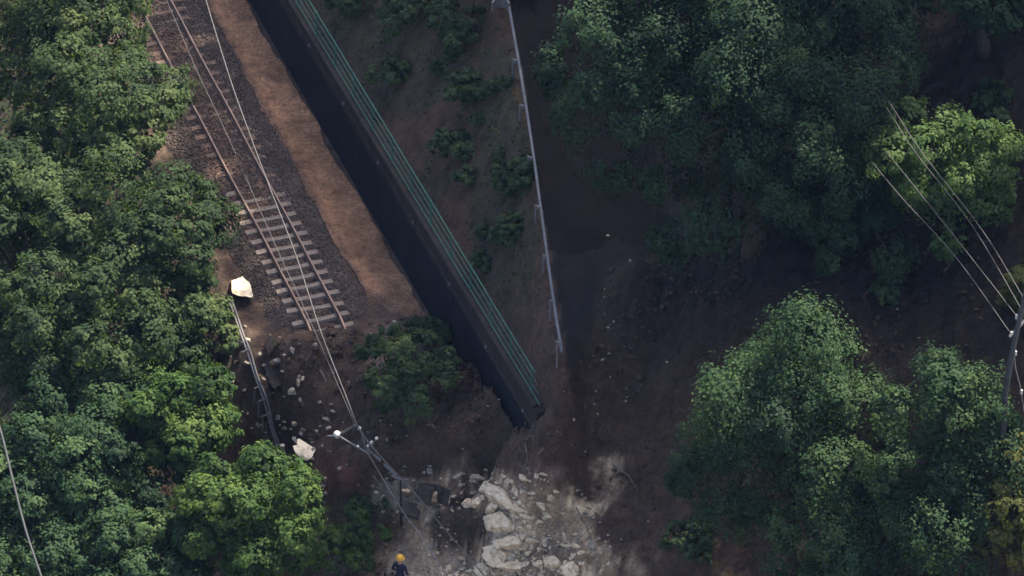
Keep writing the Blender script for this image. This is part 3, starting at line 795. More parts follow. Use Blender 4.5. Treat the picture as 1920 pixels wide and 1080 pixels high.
# ---- low ground cover on banks and hillside
def cover(name, mat, label, count, fn, leaf, seed, kind="stuff"):
    rng = np.random.default_rng(seed)
    X = rng.uniform(-24, 26, count); Y = rng.uniform(-24, 30, count)
    k = fn(X, Y) > rng.random(count); X, Y = X[k], Y[k]
    m = 7
    Xs = np.repeat(X, m) + rng.normal(0, .14, len(X) * m); Ys = np.repeat(Y, m) + rng.normal(0, .14, len(Y) * m)
    Z = height(Xs, Ys) + rng.uniform(.02, .28, len(Xs))
    Pp = np.stack([Xs, Ys, Z], 1); Nn = unit(rng, len(Pp)) * .8 + np.array([0, -.1, .7])
    tt = np.repeat(rng.normal(0, .16, len(X)), m) + rng.normal(0, .12, len(Pp))
    V, Fq = leaf_quads(Pp, Nn, leaf * rng.uniform(.6, 1.4, len(Pp)), rng, .5)
    o = np_mesh(name, V, Fq, mat, tint=np.repeat(np.clip(.5 + tt, 0, 1), 4))
    return tag(o, label, "ground cover", kind=kind)
def f_bank(X, Y):
    n, t = to_nt(X, Y); m = slide_mask(X, Y)
    return ((n > n_fence(t) + .5) & (n < n_guard(t) - .1)) * (1 - m) * sstep(-.05, .2, fbm(X, Y, .35, 3))
def f_hill(X, Y):
    n, t = to_nt(X, Y); m = slide_mask(X, Y)
    return (n > n_guard(t) + 4.6) * (1 - m) * sstep(-.1, .2, fbm(X + 9, Y, .3, 3)) * 1.2
def f_left(X, Y):
    n, t = to_nt(X, Y)
    return ((n < -3.2) * sstep(-3.2, -4.5, n)) * np.clip(1 - slide_mask(X, Y) * sstep(-9, -7, n), 0, 1)
cover("bank_cover", M['leaf_shrub'], "low green weeds on the bank between fence and guardrail", 14000, f_bank, .13, 101)
cover("hillside_brush", M['leaf_dry'], "reddish brown brush on the hillside right of the road", 16000, f_hill, .16, 102)
cover("undergrowth", M['leaf_left'], "dark undergrowth below the trees left of the track", 16000, f_left, .18, 103)

# ---- unseen wooded ridge, added and shaped to shade the cutting
def ridge():
    rng = np.random.default_rng(120)
    Ps = []
    for w in np.arange(-48, 50, 1.15):
        for d in np.arange(SHADE_RIDGE_D - 1, SHADE_RIDGE_D + 8, 2.4):
            ww = w + rng.uniform(-.5, .5); dd = d + rng.uniform(-.8, .8)
            x, y = W2 * ww + S2 * dd
            top = np.interp(ww, SHADE_RIDGE_W, SHADE_RIDGE_H) + (dd - SHADE_RIDGE_D) * .84 * .6 - rng.uniform(0, 1.6)
            h0 = hz(x, y)
            if top < h0 + 1: continue
            k = int((top - h0) * 13)
            f = rng.random(k) ** .8
            rad = 1.5 * (1 - .6 * f)
            an = rng.random(k) * 6.28
            rr = rad * np.sqrt(rng.random(k))
            Ps.append(np.stack([x + rr * np.cos(an), y + rr * np.sin(an), h0 + (top - h0) * f], 1))
    Pp = np.concatenate(Ps)
    V, Fq = leaf_quads(Pp, unit(rng, len(Pp)) + np.array([.3, .4, .3]), rng.uniform(.5, 1.0, len(Pp)), rng, .7)
    o = np_mesh("shade_forest", V, Fq, M['leaf_cedar'], tint=np.full(len(V), .5))
    tag(o, "unseen forest added behind the road to shade the cutting", "forest", kind="stuff")
ridge()

# ================================================================== debris: rocks and rubble
def rock_mesh(name, seed, mat, sub=2):
    import bmesh
    rng = np.random.default_rng(seed)
    bm = bmesh.new(); bmesh.ops.create_icosphere(bm, subdivisions=sub, radius=1.0)
    planes = unit(rng, 12); off = rng.uniform(.40, .8, 12)
    so = Vector((seed * 3.1, seed * 1.7, seed * .9))
    for v in bm.verts:
        k = 1 + .55 * mnoise.noise(v.co * 1.1 + so) + .22 * mnoise.noise(v.co * 2.7 + so)
        p = np.array(v.co) * k
        for q, o in zip(planes, off):
            e = p @ q - o
            if e > 0: p = p - q * e
        v.co = Vector(p) * (1 + .10 * mnoise.noise(v.co * 4.5 + so))
    me = bpy.data.meshes.new(name); bm.to_mesh(me); bm.free(); me.materials.append(mat)
    return me
ROCKS = [rock_mesh("rock", s, M['rock']) for s in range(5)]
BOULD = [rock_mesh("boulder", s + 60, M['rock'], 3) for s in range(5)]
ROCKS_D = [rock_mesh("rock", s + 20, M['rock_dull']) for s in range(4)]
def rock(px, py, wpx, label, group, me, asp=(1, .8, .6), rot=None, name="rock", sink=.25, cat="rock"):
    g = G(px, py); s = wpx / 54 / 2
    o = bpy.data.objects.new(name, me); COL.objects.link(o)
    sc = (s * asp[0], s * asp[1], s * asp[2])
    o.scale = sc; o.location = Vector(g) + Vector((0, 0, sc[2] * (1 - sink * 2) * .8))
    o.rotation_euler = rot if rot else (random.uniform(-.4, .4), random.uniform(-.4, .4), random.uniform(0, 6.28))
    return tag(o, label, cat, group)
# large pale blocks in the middle of the debris
for lab, px, py, w, asp, rz in [
        ("large curved pale boulder at the upper edge of the dark pit", 938, 940, 84, (1.15, .55, .6), -.7),
        ("pale boulder leaning just right of the curved one", 966, 962, 46, (1.1, .6, .7), -.9),
        ("tall pale block on the right wall of the dark pit", 938, 992, 74, (.75, .9, .9), .3),
        ("flat pale slab below the tall pale block", 958, 1022, 60, (1.1, .7, .5), .4),
        ("pale block at the lower right corner of the dark pit", 930, 1050, 66, (.9, .8, .7), .8),
        ("wedge of pale rock between the tall block and the leaning boulder", 955, 985, 40, (1, .6, .7), 1.4),
        ("pale rock under the curved boulder, facing the pit", 922, 962, 38, (.8, .7, .9), 2.0),
        ("broad pale slab at the bottom edge below the pit's corner", 962, 1070, 62, (1.2, .7, .45), .2),
        ("pale chunk at the bottom edge between the wire and the broad slab", 905, 1078, 40, (1, .8, .7), 1.0),
        ("rounded cream boulder at the bottom edge of the debris", 1038, 1066, 44, (.8, .8, 1.0), 0.2),
        ("pale rock at the bottom edge right of the cream boulder", 1070, 1078, 44, (1, .8, .8), 1.2),
        ("long pale rock at the upper edge of the debris", 893, 904, 34, (1.3, .5, .5), -.15),
        ("left one of two pale rocks side by side on the pit's upper lip", 874, 948, 28, (.9, .8, .8), .5),
        ("right one of two pale rocks side by side on the pit's upper lip", 892, 948, 30, (1, .8, .8), 1.7),
        ("pale rock right of the dark concrete box", 836, 942, 34, (.7, 1, .8), .4),
        ("single pale rock beside the thin dark post", 762, 930, 26, (.9, .8, .9), .3)]:
    rock(px, py, w, lab, None, BOULD[int(px) % 5], asp, (0.15, -.1, rz), "boulder", .24, "boulder")
rock(1112, 1030, 30, "tan boulder at the right end of the debris", None, ROCKS_D[1], (1, .7, .8), (0, 0, -.6), "boulder", .2, "boulder")
SPOTS = [(869, 912, 11), (888, 927, 18), (856, 943, 9), (828, 910, 9), (835, 925, 9),
         (1000, 972, 14), (1020, 979, 13), (992, 996, 18), (1002, 1008, 12), (1030, 1005, 8), (1048, 1018, 9), (1032, 1033, 11), (1008, 1022, 9), (989, 1044, 14),
         (1074, 1044, 15), (1109, 1028, 11), (1103, 1041, 9), (985, 1068, 22), (1010, 1062, 24), (960, 1055, 14), (912, 1072, 11), (1006, 903, 14), (1004, 918, 8),
         (965, 938, 14), (996, 946, 12), (1000, 1045, 9), (978, 925, 9), (1028, 940, 8), (940, 918, 8), (918, 988, 8), (950, 985, 14), (746, 962, 10), (775, 905, 9),
         (812, 960, 10), (848, 960, 9), (866, 925, 9), (905, 945, 12), (920, 960, 14), (1090, 1062, 16), (1060, 1058, 12), (820, 1045, 10), (806, 1052, 9), (720, 930, 9)]
for k, (px, py, w) in enumerate(SPOTS):
    rock(px, py, w * 1.1, "pale rock lying in the landslide debris", "pale rocks in the debris", ROCKS[k % 5])
for k in range(70):
    px = random.gauss(965, 70); py = random.uniform(895, 1088)
    if (px - 862) ** 2 / 80 ** 2 + (py - 980) ** 2 / 62 ** 2 < 1 or px > 1020 + (py - 880) * .5 or px < 790: continue
    rock(px, py, random.uniform(10, 24), "pale rock lying in the landslide debris", "pale rocks in the debris", BOULD[k % 5], (1.2, .7, .55), None, "rock", .35)
for k in range(120):
    px = random.gauss(960, 80); py = random.uniform(888, 1088)
    if (px - 862) ** 2 / 80 ** 2 + (py - 980) ** 2 / 62 ** 2 < 1 or px > 1020 + (py - 880) * .5 or px < 790: continue
    rock(px, py, 5 + 16 * random.random() ** 2, "pale rock lying in the landslide debris", "pale rocks in the debris", ROCKS[k % 5], (1.3, .6, .5))
for k in range(95):
    px = random.uniform(800, 1120); py = random.uniform(885, 1090)
    if (px - 870) ** 2 / 55 ** 2 + (py - 985) ** 2 / 45 ** 2 < 1: continue
    if px > 1010 + (py - 880) * .6: continue
    rock(px, py, random.uniform(5, 14), "grey muddy rock half sunk in the landslide debris", "muddy rocks in the debris", ROCKS_D[k % 4])
for k, (px, py, w) in enumerate([(432, 670, 7), (441, 684, 8), (420, 696, 7), (436, 710, 11), (435, 722, 12), (458, 738, 10), (464, 778, 9), (472, 808, 7), (490, 797, 7), (505, 796, 9)]):
    rock(px, py, w, "small white stone on the dark bank left of the bent railing", "white stones on the left bank", ROCKS[k % 5])
for k, (px, py, w) in enumerate([(598, 918, 12), (607, 915, 14), (612, 928, 20), (610, 902, 12), (690, 815, 8), (602, 800, 10), (615, 808, 14), (625, 778, 14), (600, 762, 14), (545, 738, 22), (552, 745, 14),
                                 (590, 650, 12), (586, 862, 12), (650, 877, 10), (636, 880, 12), (706, 925, 12), (716, 940, 12), (700, 918, 8), (718, 962, 12)]):
    rock(px, py, w, "rock on the collapsed embankment below the track's end", "rocks on the collapsed embankment", (ROCKS if k % 3 == 0 else ROCKS_D)[k % 4])
for k in range(46):
    f = random.random(); px = 440 + 150 * f + random.gauss(0, 32); py = 580 + 290 * f + random.gauss(0, 25)
    rock(px, py, random.uniform(6, 18), "rock on the collapsed embankment below the track's end", "rocks on the collapsed embankment", (ROCKS if k % 4 == 0 else ROCKS_D)[k % 4], (1.2, .7, .7))
for k, (px, py, w) in enumerate([(1120, 782, 8), (1172, 754, 9), (1193, 600, 6), (1140, 445, 8), (1215, 985, 5), (1250, 683, 6), (1076, 788, 8), (1682, 584, 8)]):
    rock(px, py, w, "small stone lying on the bare dark slope", "stones on the bare dark slope", ROCKS[k % 5])
# rubble too small to count
rng = np.random.default_rng(140); cnt = 9000
X = rng.uniform(-9, 4, cnt); Y = rng.uniform(-22, 4, cnt); 
m = slide_mask(X, Y); Z = height(X, Y)
uu = 960 + X * 54; vv = 540 - (Y * math.sin(ELEV) + Z * math.cos(ELEV)) * 54
pr = m * (.10 + .9 * sstep(840, 930, vv) * sstep(1130, 1040, uu - (vv - 900) * .4) * sstep(690, 800, uu))
kk = pr > rng.random(cnt); X, Y, Z = X[kk], Y[kk], Z[kk]
oc = np.array([(1, 0, 0), (-1, 0, 0), (0, 1, 0), (0, -1, 0), (0, 0, 1), (0, 0, -1)], float)
of = np.array([(0, 2, 4), (2, 1, 4), (1, 3, 4), (3, 0, 4), (2, 0, 5), (1, 2, 5), (3, 1, 5), (0, 3, 5)])
sz = rng.uniform(.02, .085, (len(X), 1, 1)) * rng.uniform(.6, 1.3, (len(X), 6, 1))
an = rng.random(len(X)) * 6.28; ca, sa = np.cos(an)[:, None], np.sin(an)[:, None]
o3 = oc[None] + rng.normal(0, .25, (len(X), 6, 3)); o3 = np.stack([o3[..., 0] * ca - o3[..., 1] * sa, o3[..., 0] * sa + o3[..., 1] * ca, o3[..., 2] * .7], -1)
V = (np.stack([X, Y, Z + .02], 1)[:, None, :] + o3 * sz).reshape(-1, 3)
Fq = (of[None] + (np.arange(len(X)) * 6)[:, None, None]).reshape(-1, 3)
tag(np_mesh("rubble", V, Fq, M['rock_dull']), "grey stone rubble strewn over the landslide", "rubble", kind="stuff")

M['clod'] = surf_mat("earth_clod", (.03, .021, .017), (.095, .064, .047), 1.2, .9, .4, 12)
rng = np.random.default_rng(150); cnt = 26000
X = rng.uniform(-12, 16, cnt); Y = rng.uniform(-23, 4, cnt)
kk = slide_mask(X, Y) * sstep(-.25, .35, fbm(X, Y, .7, 3)) > rng.random(cnt); X, Y = X[kk], Y[kk]; Z = height(X, Y)
uu = 960 + X * 54; vv = 540 - (Y * math.sin(ELEV) + Z * math.cos(ELEV)) * 54
kk = sstep(830, 890, vv) * sstep(700, 780, uu) * sstep(1180, 1080, uu - (vv - 900) * .35) < rng.random(len(X)); X, Y, Z = X[kk], Y[kk], Z[kk]
sz = (rng.random((len(X), 1, 1)) ** 2.2 * .13 + .02) * rng.uniform(.6, 1.3, (len(X), 6, 1))
o3 = oc[None] + rng.normal(0, .3, (len(X), 6, 3)); o3[..., 2] *= .75
V = (np.stack([X, Y, Z + .01], 1)[:, None, :] + o3 * sz).reshape(-1, 3)
Fq = (of[None] + (np.arange(len(X)) * 6)[:, None, None]).reshape(-1, 3)
tag(np_mesh("earth_clods", V, Fq, M['clod']), "dark clods of earth scattered over the landslide", "earth clods", kind="stuff")
M['dead_wood'] = surf_mat("pale_dead_wood", (.10, .08, .065), (.22, .18, .15), 5, .9, .2, 20)
for k, (lab, pa, pb) in enumerate([("pale broken branch at the buried end of the wall", (985, 830), (1012, 882)), ("thin pale branch standing up beside the buried wall end", (984, 838), (990, 875)),
        ("dead branch on the mud between fallen tree and bracket", (800, 800), (822, 815)), ("dead branch across the slope above the debris", (1010, 862), (1080, 850)),
        ("dead branch on the bare slope left of the big cypress", (1150, 880), (1205, 935)), ("dead branch lying left of the dark pit", (700, 900), (735, 965)),
        ("dead branch on the collapsed bank below the last sleepers", (600, 700), (612, 720)), ("dead branch at the right end of the debris", (1080, 960), (1110, 1015))]):
    a, b_ = G(*pa), G(*pb); mid = (a + b_) / 2; mid[2] = max(mid[2], hz(mid[0], mid[1])) + .15
    b = MB(); b.tube([a + np.array([0, 0, .05]), mid, b_ + np.array([0, 0, .04])], [.03, .024, .01], 6)
    for q in range(3):
        f = .35 + q * .2; s0_ = a * (1 - f) + b_ * f + np.array([0, 0, .12]); dv = np.array([random.uniform(-.3, .3), random.uniform(-.2, .4), random.uniform(.05, .3)])
        b.tube([s0_, s0_ + dv * .6, s0_ + dv], [.014, .01, .005], 5)
    tag(b.build("fallen_branch", M['dead_wood'], None, a), lab, "branch", "dead branches on the landslide")

rng = np.random.default_rng(170); cnt = 14000
X = rng.uniform(-6, 4, cnt); Y = rng.uniform(-22, -6, cnt); Z = height(X, Y)
uu = 960 + X * 54; vv = 540 - (Y * math.sin(ELEV) + Z * math.cos(ELEV)) * 54
pr = sstep(870, 920, vv) * sstep(790, 850, uu) * sstep(1110, 1030, uu - (vv - 900) * .4) * sstep(-.12, .2, fbm(X, Y + 30, .8, 4)) * (((uu - 862) / 72) ** 2 + ((vv - 980) / 56) ** 2 > 1)
kk = pr > rng.random(cnt); X, Y, Z = X[kk], Y[kk], Z[kk]
sz = (rng.random((len(X), 1, 1)) ** 2.5 * .11 + .02) * rng.uniform(.6, 1.3, (len(X), 6, 1))
V = (np.stack([X, Y, Z + .01], 1)[:, None, :] + (oc[None] + rng.normal(0, .3, (len(X), 6, 3))) * sz).reshape(-1, 3)
tag(np_mesh("pale_rubble", V, (of[None] + (np.arange(len(X)) * 6)[:, None, None]).reshape(-1, 3), M['rock']), "pale broken stone chips covering the landslide debris", "rubble", kind="stuff")

# sunlit patches beside the broken track, as slabs with the sun in their colour
def slab_mesh(seed):
    import bmesh
    me = rock_mesh("slab", seed, M['sunlit_slab'], 3)
    for v in me.vertices:
        p = v.co
        v.co = Vector((p.x, p.y, max(min(p.z, .20), -.3) + .05 * math.sin(9 * p.x + seed) * math.sin(8 * p.y)))
    return me
rock(449, 550, 64, "sunlit patch painted cream on a slab beside the track under the left tree", None, slab_mesh(31), (.75, 1.5, .7), (-.12, .18, .3), "sunlit_slab", .1, "slab")
rock(574, 854, 46, "sunlit patch painted cream on a slab beside the rust-red mound", None, slab_mesh(33), (.8, 1.25, .5), (.2, .1, .49), "sunlit_slab", .05, "slab")
rock(556, 832, 20, "small slab piece painted sunlit cream above the larger one", None, slab_mesh(35), (.8, 1.3, .7), (.3, .1, .4), "sunlit_slab", .1, "slab")

# ochre block of slipped earth beside the crack
rock(510, 655, 36, "ochre block of slipped earth left of the track's end", None, rock_mesh("rock", 55, M['ochre']), (.7, 1.1, 1.3), (.2, .1, .5), "earth_block", .2, "earth block")
rock(516, 685, 22, "smaller ochre earth lump below the slipped block", None, rock_mesh("rock", 56, M['ochre']), (.8, 1, 1.2), (.2, .1, .9), "earth_block", .2, "earth block")

# broken dark concrete box standing over the pit
g = G(812, 940); R = Matrix.Rotation(.5, 3, 'Z') @ Matrix.Rotation(.45, 3, 'Y') @ Matrix.Rotation(-.3, 3, 'X')
root = thing("concrete_box", g, "dark broken concrete box tipped over the edge of the pit", "concrete box")
c0 = Vector(g) + Vector((0, 0, .25))
for nm, off, sz_ in [("box_side", (-.36, 0, 0), (.08, .8, .62)), ("box_side", (.36, 0, 0), (.08, .8, .62)), ("box_back", (0, .38, 0), (.64, .06, .62)), ("box_floor", (0, 0, -.28), (.64, .7, .07))]:
    b = MB(); b.box(c0 + R @ Vector(off), sz_, R, bev=.02); b.build(nm, M['concrete_dark'], root, g)
g = G(772, 965)
b = MB(); R = Matrix.Rotation(-.5, 3, 'Z') @ Matrix.Rotation(.6, 3, 'X')
b.box(Vector(g) + Vector((0, 0, .2)), (.75, .5, .22), R, bev=.04)
tag(b.build("concrete_lump", M['concrete_dark'], None, g), "dark tilted lump of masonry at the pit's left rim", "masonry")

# ================================================================== bent pipe railing on the left bank
A0, A1, A2, A3 = [G(a_, b_ + 14, .33) for a_, b_ in ((430, 566), (458, 648), (490, 740), (524, 856))]
rl = thing("bent_railing", G(480, 740), "bent pale double pipe railing fallen along the left bank", "railing")
RB = np.array(rl.location)
def bez(pts, k, off=np.zeros(3)):
    out = []
    for u in np.linspace(0, len(pts) - 1, k):
        i = min(int(u), len(pts) - 2); f = u - i
        out.append(pts[i] * (1 - f) + pts[i + 1] * f + off)
    return out
for off, amp in ((np.array([0, 0, 0]), .02), (np.array([.09, 0, .03]), .05)):
    pp = bez([A0, A1, A2, A3], 26, off); pp = [p + np.array([amp * math.sin(i * .8) * (i / 26), 0, 0]) for i, p in enumerate(pp)]
    b = MB(); b.tube(pp, .035, 7); b.build("pipe", M['galv'], rl, RB)
for f, L in ((.38, .25), (.62, .3), (.7, .22), (.78, .25), (.95, .35)):
    q = bez([A0, A1, A2, A3], 101)[int(f * 100)]
    b = MB(); b.tube([q + np.array([.09, 0, .06]), q + np.array([-.14, -.05, -.05]), q + np.array([-.18, -.05, -L - .5])], .03, 6); b.build("post", M['galv'], rl, RB)
for k, (px, py, z) in enumerate(((519, 848, -1.7), (529, 836, -1.6))):
    b = MB(); p = P(px, py, z); b.tube([p, p + np.array([.05, .02, -.3])], .045, 8); b.lathe(p, [(.01, -.06), (.09, -.03), (.09, .03), (.01, .06)], 8); b.build("bracket", M['galv'], rl, RB)

# ================================================================== overhead line
def wire(name, label, pts, r, mat, k=48, group=None, cat="cable"):
    Q = np.array([P(*p) for p in pts]); u = np.linspace(0, 1, len(Q)); uu = np.linspace(0, 1, k)
    def cr(i, f):
        p0, p1, p2, p3 = Q[max(i - 1, 0)], Q[i], Q[min(i + 1, len(Q) - 1)], Q[min(i + 2, len(Q) - 1)]
        return .5 * ((2 * p1) + (-p0 + p2) * f + (2 * p0 - 5 * p1 + 4 * p2 - p3) * f * f + (-p0 + 3 * p1 - 3 * p2 + p3) * f ** 3)
    out = []
    for x in uu * (len(Q) - 1):
        i = min(int(x), len(Q) - 2); out.append(cr(i, x - i))
    b = MB(); b.tube(out, r, 6)
    return tag(b.build(name, mat, None, out[-1], smooth=True), label, cat, group)
wire("contact_wire", "overhead wire above the track's middle, nearer to the left rail", [(270, -90, 5.4), (312, 0, 5.2), (368, 130, 5.0), (430, 262, 4.6), (512, 450, 3.8), (585, 610, 2.9), (645, 748, 1.6), (666, 797, 1.1)], .011, M['wire'])
wire("messenger_wire", "overhead wire crossing the right rail and running on to the debris", [(355, -110, 6.2), (386, 0, 6.0), (432, 150, 5.6), (472, 262, 5.2), (505, 350, 4.8), (556, 482, 4.1), (600, 618, 3.2), (650, 746, 1.9), (673, 803, 1.3), (708, 850, .9), (766, 912, .4), (830, 988, -.3), (905, 1076, -1.2), (960, 1140, -1.9)], .022, M['wire'], 80)
wire("fallen_wire", "lower wire sagging from the fallen bracket towards the person", [(690, 850, .0), (716, 895, -.5), (757, 962, -1.2), (800, 1020, -1.7), (840, 1082, -2.1)], .02, M['galv'])
wire("hanging_cable", "thick grey cable hanging down across the lower left corner", [(-20, 740, 6), (4, 818, 6), (24, 900, 6), (50, 1000, 6), (84, 1100, 6)], .04, M['dull_cable'])

# fallen cantilever bracket
br = thing("line_bracket", G(660, 850), "fallen overhead line bracket with white insulators below the track's end", "bracket")
BRB = np.array(br.location)
A_, B_, C_, D_ = P(634, 817, .1), P(666, 797, .9), P(690, 850, .05), P(675, 803, 1.2)
b = MB(); b.tube([P(614, 818, -.1), A_, B_], [.03, .045, .03], 8); b.build("arm", M['galv'], br, BRB)
b = MB(); b.tube([A_, C_], [.035, .03], 8); b.build("strut", M['galv_dull'], br, BRB)
b = MB(); b.tube([D_, P(684, 836, .4), C_], .022, 6); b.build("drop_tube", M['galv_dull'], br, BRB)
b = MB(); b.tube([C_, P(692, 835, .4), P(708, 822, .8)], .02, 6); b.build("steady_arm", M['galv_dull'], br, BRB)
for px, py, z, s in ((632, 815, .15, .13), (674, 803, 1.25, .065), (671, 837, .15, .05), (697, 830, .5, .065), (706, 822, .78, .06), (690, 836, .35, .05)):
    b = MB(); b.lathe(P(px, py, z), [(s * .35, -s * 1.1), (s, -s * .7), (s * .6, -s * .35), (s * 1.05, 0), (s * .6, s * .35), (s, s * .7), (s * .35, s * 1.1)], 10, Matrix.Rotation(.8, 3, 'X'))
    b.build("insulator", M['porcelain'], br, BRB, smooth=True)
# toppled mast, half buried
q0, q1 = G(692, 856), G(742, 896)
b = MB(); b.tube([q0 + np.array([-.1, .1, .12]), (q0 + q1) / 2 + np.array([0, 0, .08]), q1 + np.array([0, 0, .04])], [.055, .06, .065], 8)
tag(b.build("toppled_pole", M['galv_dull'], None, q0), "short toppled grey pole half buried between bracket and debris", "pole")
# thin standing post with arm
g = G(752, 990)
root = thing("thin_post", g, "thin dark post standing in the debris with a short arm across its top", "post")
b = MB(); b.tube([g + np.array([0, 0, -.2]), g + np.array([.0, 0, 1.95])], [.045, .035], 8); b.build("shaft", M['dark_steel'], root, g)
tp = g + np.array([0, 0, 1.93]); b = MB(); b.tube([tp + np.array([-.32, .05, .12]), tp + np.array([0, 0, .0]), tp + np.array([.28, -.05, .02])], [.035, .04, .025], 7); b.build("arm", M['galv'], root, g)

# ================================================================== power lines and pole at the right
PG = "power lines at the right edge"
for lab, pts in [("lowest of the four power lines at the right edge", [(1420, 40, 6.5), (1530, 170, 9.6), (1612, 275, 12.2), (1692, 372, 13.0), (1792, 482, 13.1), (1897, 628, 12.6)]),
                 ("second lowest power line at the right edge", [(1450, 40, 6.5), (1560, 165, 9.6), (1640, 262, 12.0), (1680, 307, 13.4), (1795, 450, 13.6), (1906, 592, 13.1)]),
                 ("second highest power line at the right edge", [(1480, 0, 7.0), (1580, 110, 10.0), (1652, 188, 14.2), (1716, 285, 14.6), (1822, 422, 14.0), (1914, 578, 13.4)]),
                 ("highest power line at the right edge", [(1500, 0, 7.0), (1590, 100, 10.0), (1660, 182, 14.4), (1728, 285, 14.8), (1842, 432, 14.2), (1920, 560, 13.5), (1950, 605, 13.4)])]:
    wire("power_line", lab, pts, .013, M['wire'], 40, PG)
pb = P(1885, 735, 11.0)
root = thing("leaning_pole", np.array([pb[0], pb[1], hz(pb[0], pb[1])]), "grey steel pole with white insulators at the right edge", "pole")
PB = np.array(root.location)
b = MB(); b.tube([PB + np.array([-.1, 0, -.3]), pb, P(1902, 640, 12.6), P(1922, 555, 14.0), P(1930, 500, 15)], [.10, .095, .09, .08, .07], 10); b.build("shaft", M['dull_cable'], root, PB, smooth=True)
b = MB(); b.tube([P(1893, 632, 12.6), P(1960, 560, 13.5)], .05, 8); b.build("crossarm", M['galv_dull'], root, PB)
b = MB(); b.tube([P(1900, 650, 12.4), P(1904, 690, 11.6), P(1914, 730, 10.8), P(1921, 780, 9.8)], .02, 6); b.build("drop_wire", M['galv'], root, PB)
for px, py, z in ((1896, 626, 12.6), (1906, 594, 13.1), (1914, 578, 13.4), (1904, 662, 12.1), (1915, 735, 10.7)):
    b = MB(); s = .05; b.lathe(P(px, py, z), [(s * .4, -s * 2), (s, -s * 1.4), (s * .6, -s * .7), (s, 0), (s * .6, s * .7), (s, s * 1.4), (s * .4, s * 2)], 9)
    b.build("insulator", M['porcelain'], root, PB, smooth=True)

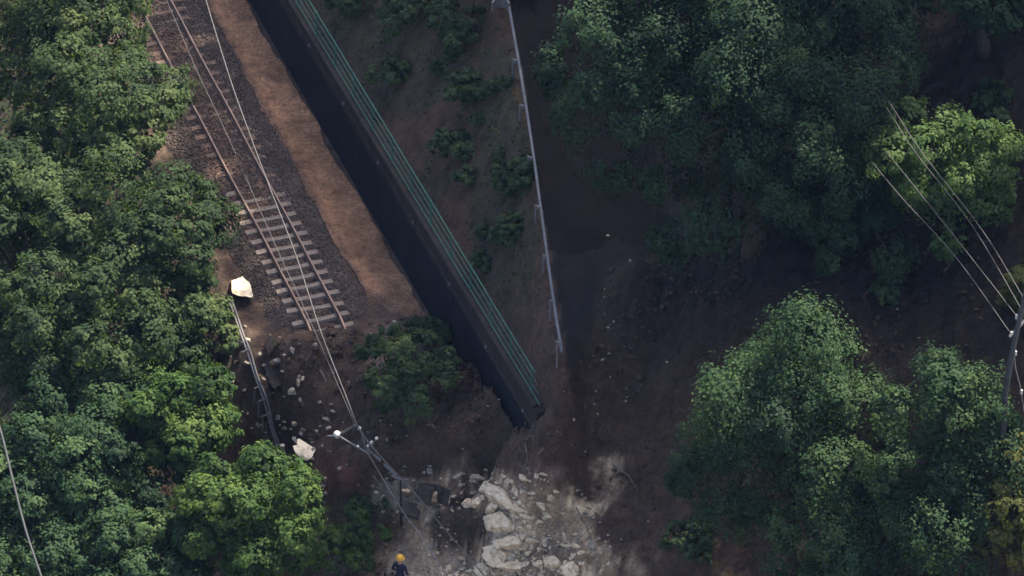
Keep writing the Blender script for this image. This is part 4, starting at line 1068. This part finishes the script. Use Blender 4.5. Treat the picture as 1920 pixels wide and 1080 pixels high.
# ================================================================== person
def person(px, py):
    M['navy'] = surf_mat("navy_workwear", (.012, .013, .035), (.028, .03, .062), 8, .85, .3, 40)
    M['skin'] = surf_mat("skin", (.36, .22, .16), (.42, .27, .20), 6, .6, 0)
    M['helmet'] = surf_mat("yellow_helmet", (.80, .42, .05), (.85, .5, .08), 3, .35, 0)
    M['boot'] = surf_mat("black_rubber", (.015, .015, .015), (.03, .03, .03), 4, .5, 0)
    zz = np.arange(4, -8, -.02)
    q = np.array([P(px, py, z) for z in zz]); H = height(q[:, 0], q[:, 1]) + 1.68
    i = np.nonzero(H >= zz)[0][0]
    base = np.array([q[i, 0], q[i, 1], H[i] - 1.68])
    root = thing("person", base, "person in dark navy workwear and yellow helmet standing at the bottom edge", "person")
    root.rotation_euler = (0, 0, 2.6)
    J = {'pel': (0, 0, .93, .15, .115), 'bel': (0, -.01, 1.08, .14, .10), 'che': (0, 0, 1.28, .165, .11), 'nek': (0, .01, 1.45, .065, .065), 'jaw': (0, -.02, 1.54, .065, .08), 'hed': (0, -.01, 1.65, .078, .098), 'top': (0, 0, 1.70, .06, .08)}
    E = [('pel', 'bel'), ('bel', 'che'), ('che', 'nek'), ('nek', 'jaw'), ('jaw', 'hed'), ('hed', 'top')]
    for s, sd in ((-1, 'l'), (1, 'r')):
        J[sd + 'hip'] = (s * .10, 0, .86, .095, .1); J[sd + 'kne'] = (s * .12, -.04, .48, .062, .065); J[sd + 'ank'] = (s * .13, .02, .10, .045, .048); J[sd + 'toe'] = (s * .145, -.16, .045, .045, .035)
        J[sd + 'sho'] = (s * .2, 0, 1.38, .07, .065); J[sd + 'elb'] = (s * .29, .03, 1.12, .048, .048); J[sd + 'wri'] = (s * .24, -.16, .96, .032, .028); J[sd + 'pal'] = (s * .225, -.235, .93, .036, .02)
        E += [('pel', sd + 'hip'), (sd + 'hip', sd + 'kne'), (sd + 'kne', sd + 'ank'), (sd + 'ank', sd + 'toe'), ('che', sd + 'sho'), (sd + 'sho', sd + 'elb'), (sd + 'elb', sd + 'wri'), (sd + 'wri', sd + 'pal')]
        for f in range(4):
            L = (.075, .085, .08, .062)[f]; x0 = s * (.225 - .027 + f * .018)
            a = f'{sd}f{f}a'; bb = f'{sd}f{f}b'
            J[a] = (x0, -.275, .915, .009, .009); J[bb] = (x0, -.275 - L * .6, .915 - L * .55, .008, .008)
            E += [(sd + 'pal', a), (a, bb)]
        J[sd + 'tha'] = (s * .185, -.235, .915, .011, .011); J[sd + 'thb'] = (s * .165, -.275, .895, .009, .009)
        E += [(sd + 'wri', sd + 'tha'), (sd + 'tha', sd + 'thb')]
    ks = list(J); me = bpy.data.meshes.new("body")
    me.from_pydata([J[k][:3] for k in ks], [(ks.index(a), ks.index(b_)) for a, b_ in E], [])
    ob = bpy.data.objects.new("body", me); COL.objects.link(ob); ob.parent = root
    sk = ob.modifiers.new("skin", 'SKIN'); sk.use_smooth_shade = True
    for i, k in enumerate(ks):
        me.skin_vertices[0].data[i].radius = J[k][3:5]; me.skin_vertices[0].data[i].use_root = (k == 'pel')
    ss = ob.modifiers.new("subsurf", 'SUBSURF'); ss.levels = 2; ss.render_levels = 2
    dg = bpy.context.evaluated_depsgraph_get(); me2 = bpy.data.meshes.new_from_object(ob.evaluated_get(dg))
    ob.modifiers.clear(); ob.data = me2
    me2.materials.clear()
    for m in ('navy', 'skin', 'boot'): me2.materials.append(M[m])
    for pl in me2.polygons:
        c = pl.center
        hand = c.y < -.17 and .7 < c.z < 1.0
        pl.material_index = 1 if (c.z > 1.46 or hand) else (2 if c.z < .14 else 0)
        pl.use_smooth = True
    b = MB(); b.lathe((0, 0, 1.665), [(.118, 0), (.128, .03), (.122, .075), (.095, .125), (.05, .15), (.008, .156)], 16)
    b.lathe((0, -.018, 1.665), [(.135, -.012), (.155, -.008), (.155, 0), (.13, .008)], 16); h = b.build("helmet", M['helmet'], root, smooth=True)
    b = MB(); b.lathe((0, -.108, 1.585), [(.002, -.02), (.016, -.012), (.006, .03)], 6); b.build("nose", M['skin'], root, smooth=True)
    for s in (-1, 1):
        b = MB(); b.lathe((s * .085, 0, 1.60), [(.004, -.03), (.018, 0), (.004, .03)], 6); b.build("ear", M['skin'], root, smooth=True)
        b = MB(); b.lathe((s * .032, -.095, 1.625), [(.002, -.009), (.011, 0), (.002, .009)], 6); b.build("eye", M['boot'], root, smooth=True)
    b = MB(); b.tube([(-.025, -.1, 1.545), (0, -.106, 1.543), (.025, -.1, 1.545)], .005, 5); b.build("mouth", M['ochre'], root)
    return root
person(750, 1049)

# ================================================================== thin summer haze
M['haze'], nt, N, L = new_mat("haze")
out = N.new("ShaderNodeOutputMaterial"); vol = N.new("ShaderNodeVolumePrincipled")
vol.inputs["Color"].default_value = (.30, .48, 1.0, 1); vol.inputs["Density"].default_value = 0.00003; vol.inputs["Anisotropy"].default_value = 0.0
L.new(vol.outputs[0], out.inputs["Volume"])
b = MB(); b.box((0, 10, 90), (420, 520, 226)); hzb = b.build("haze", M['haze']); tag(hzb, kind="stuff")
scene.cycles.volume_bounces = 0
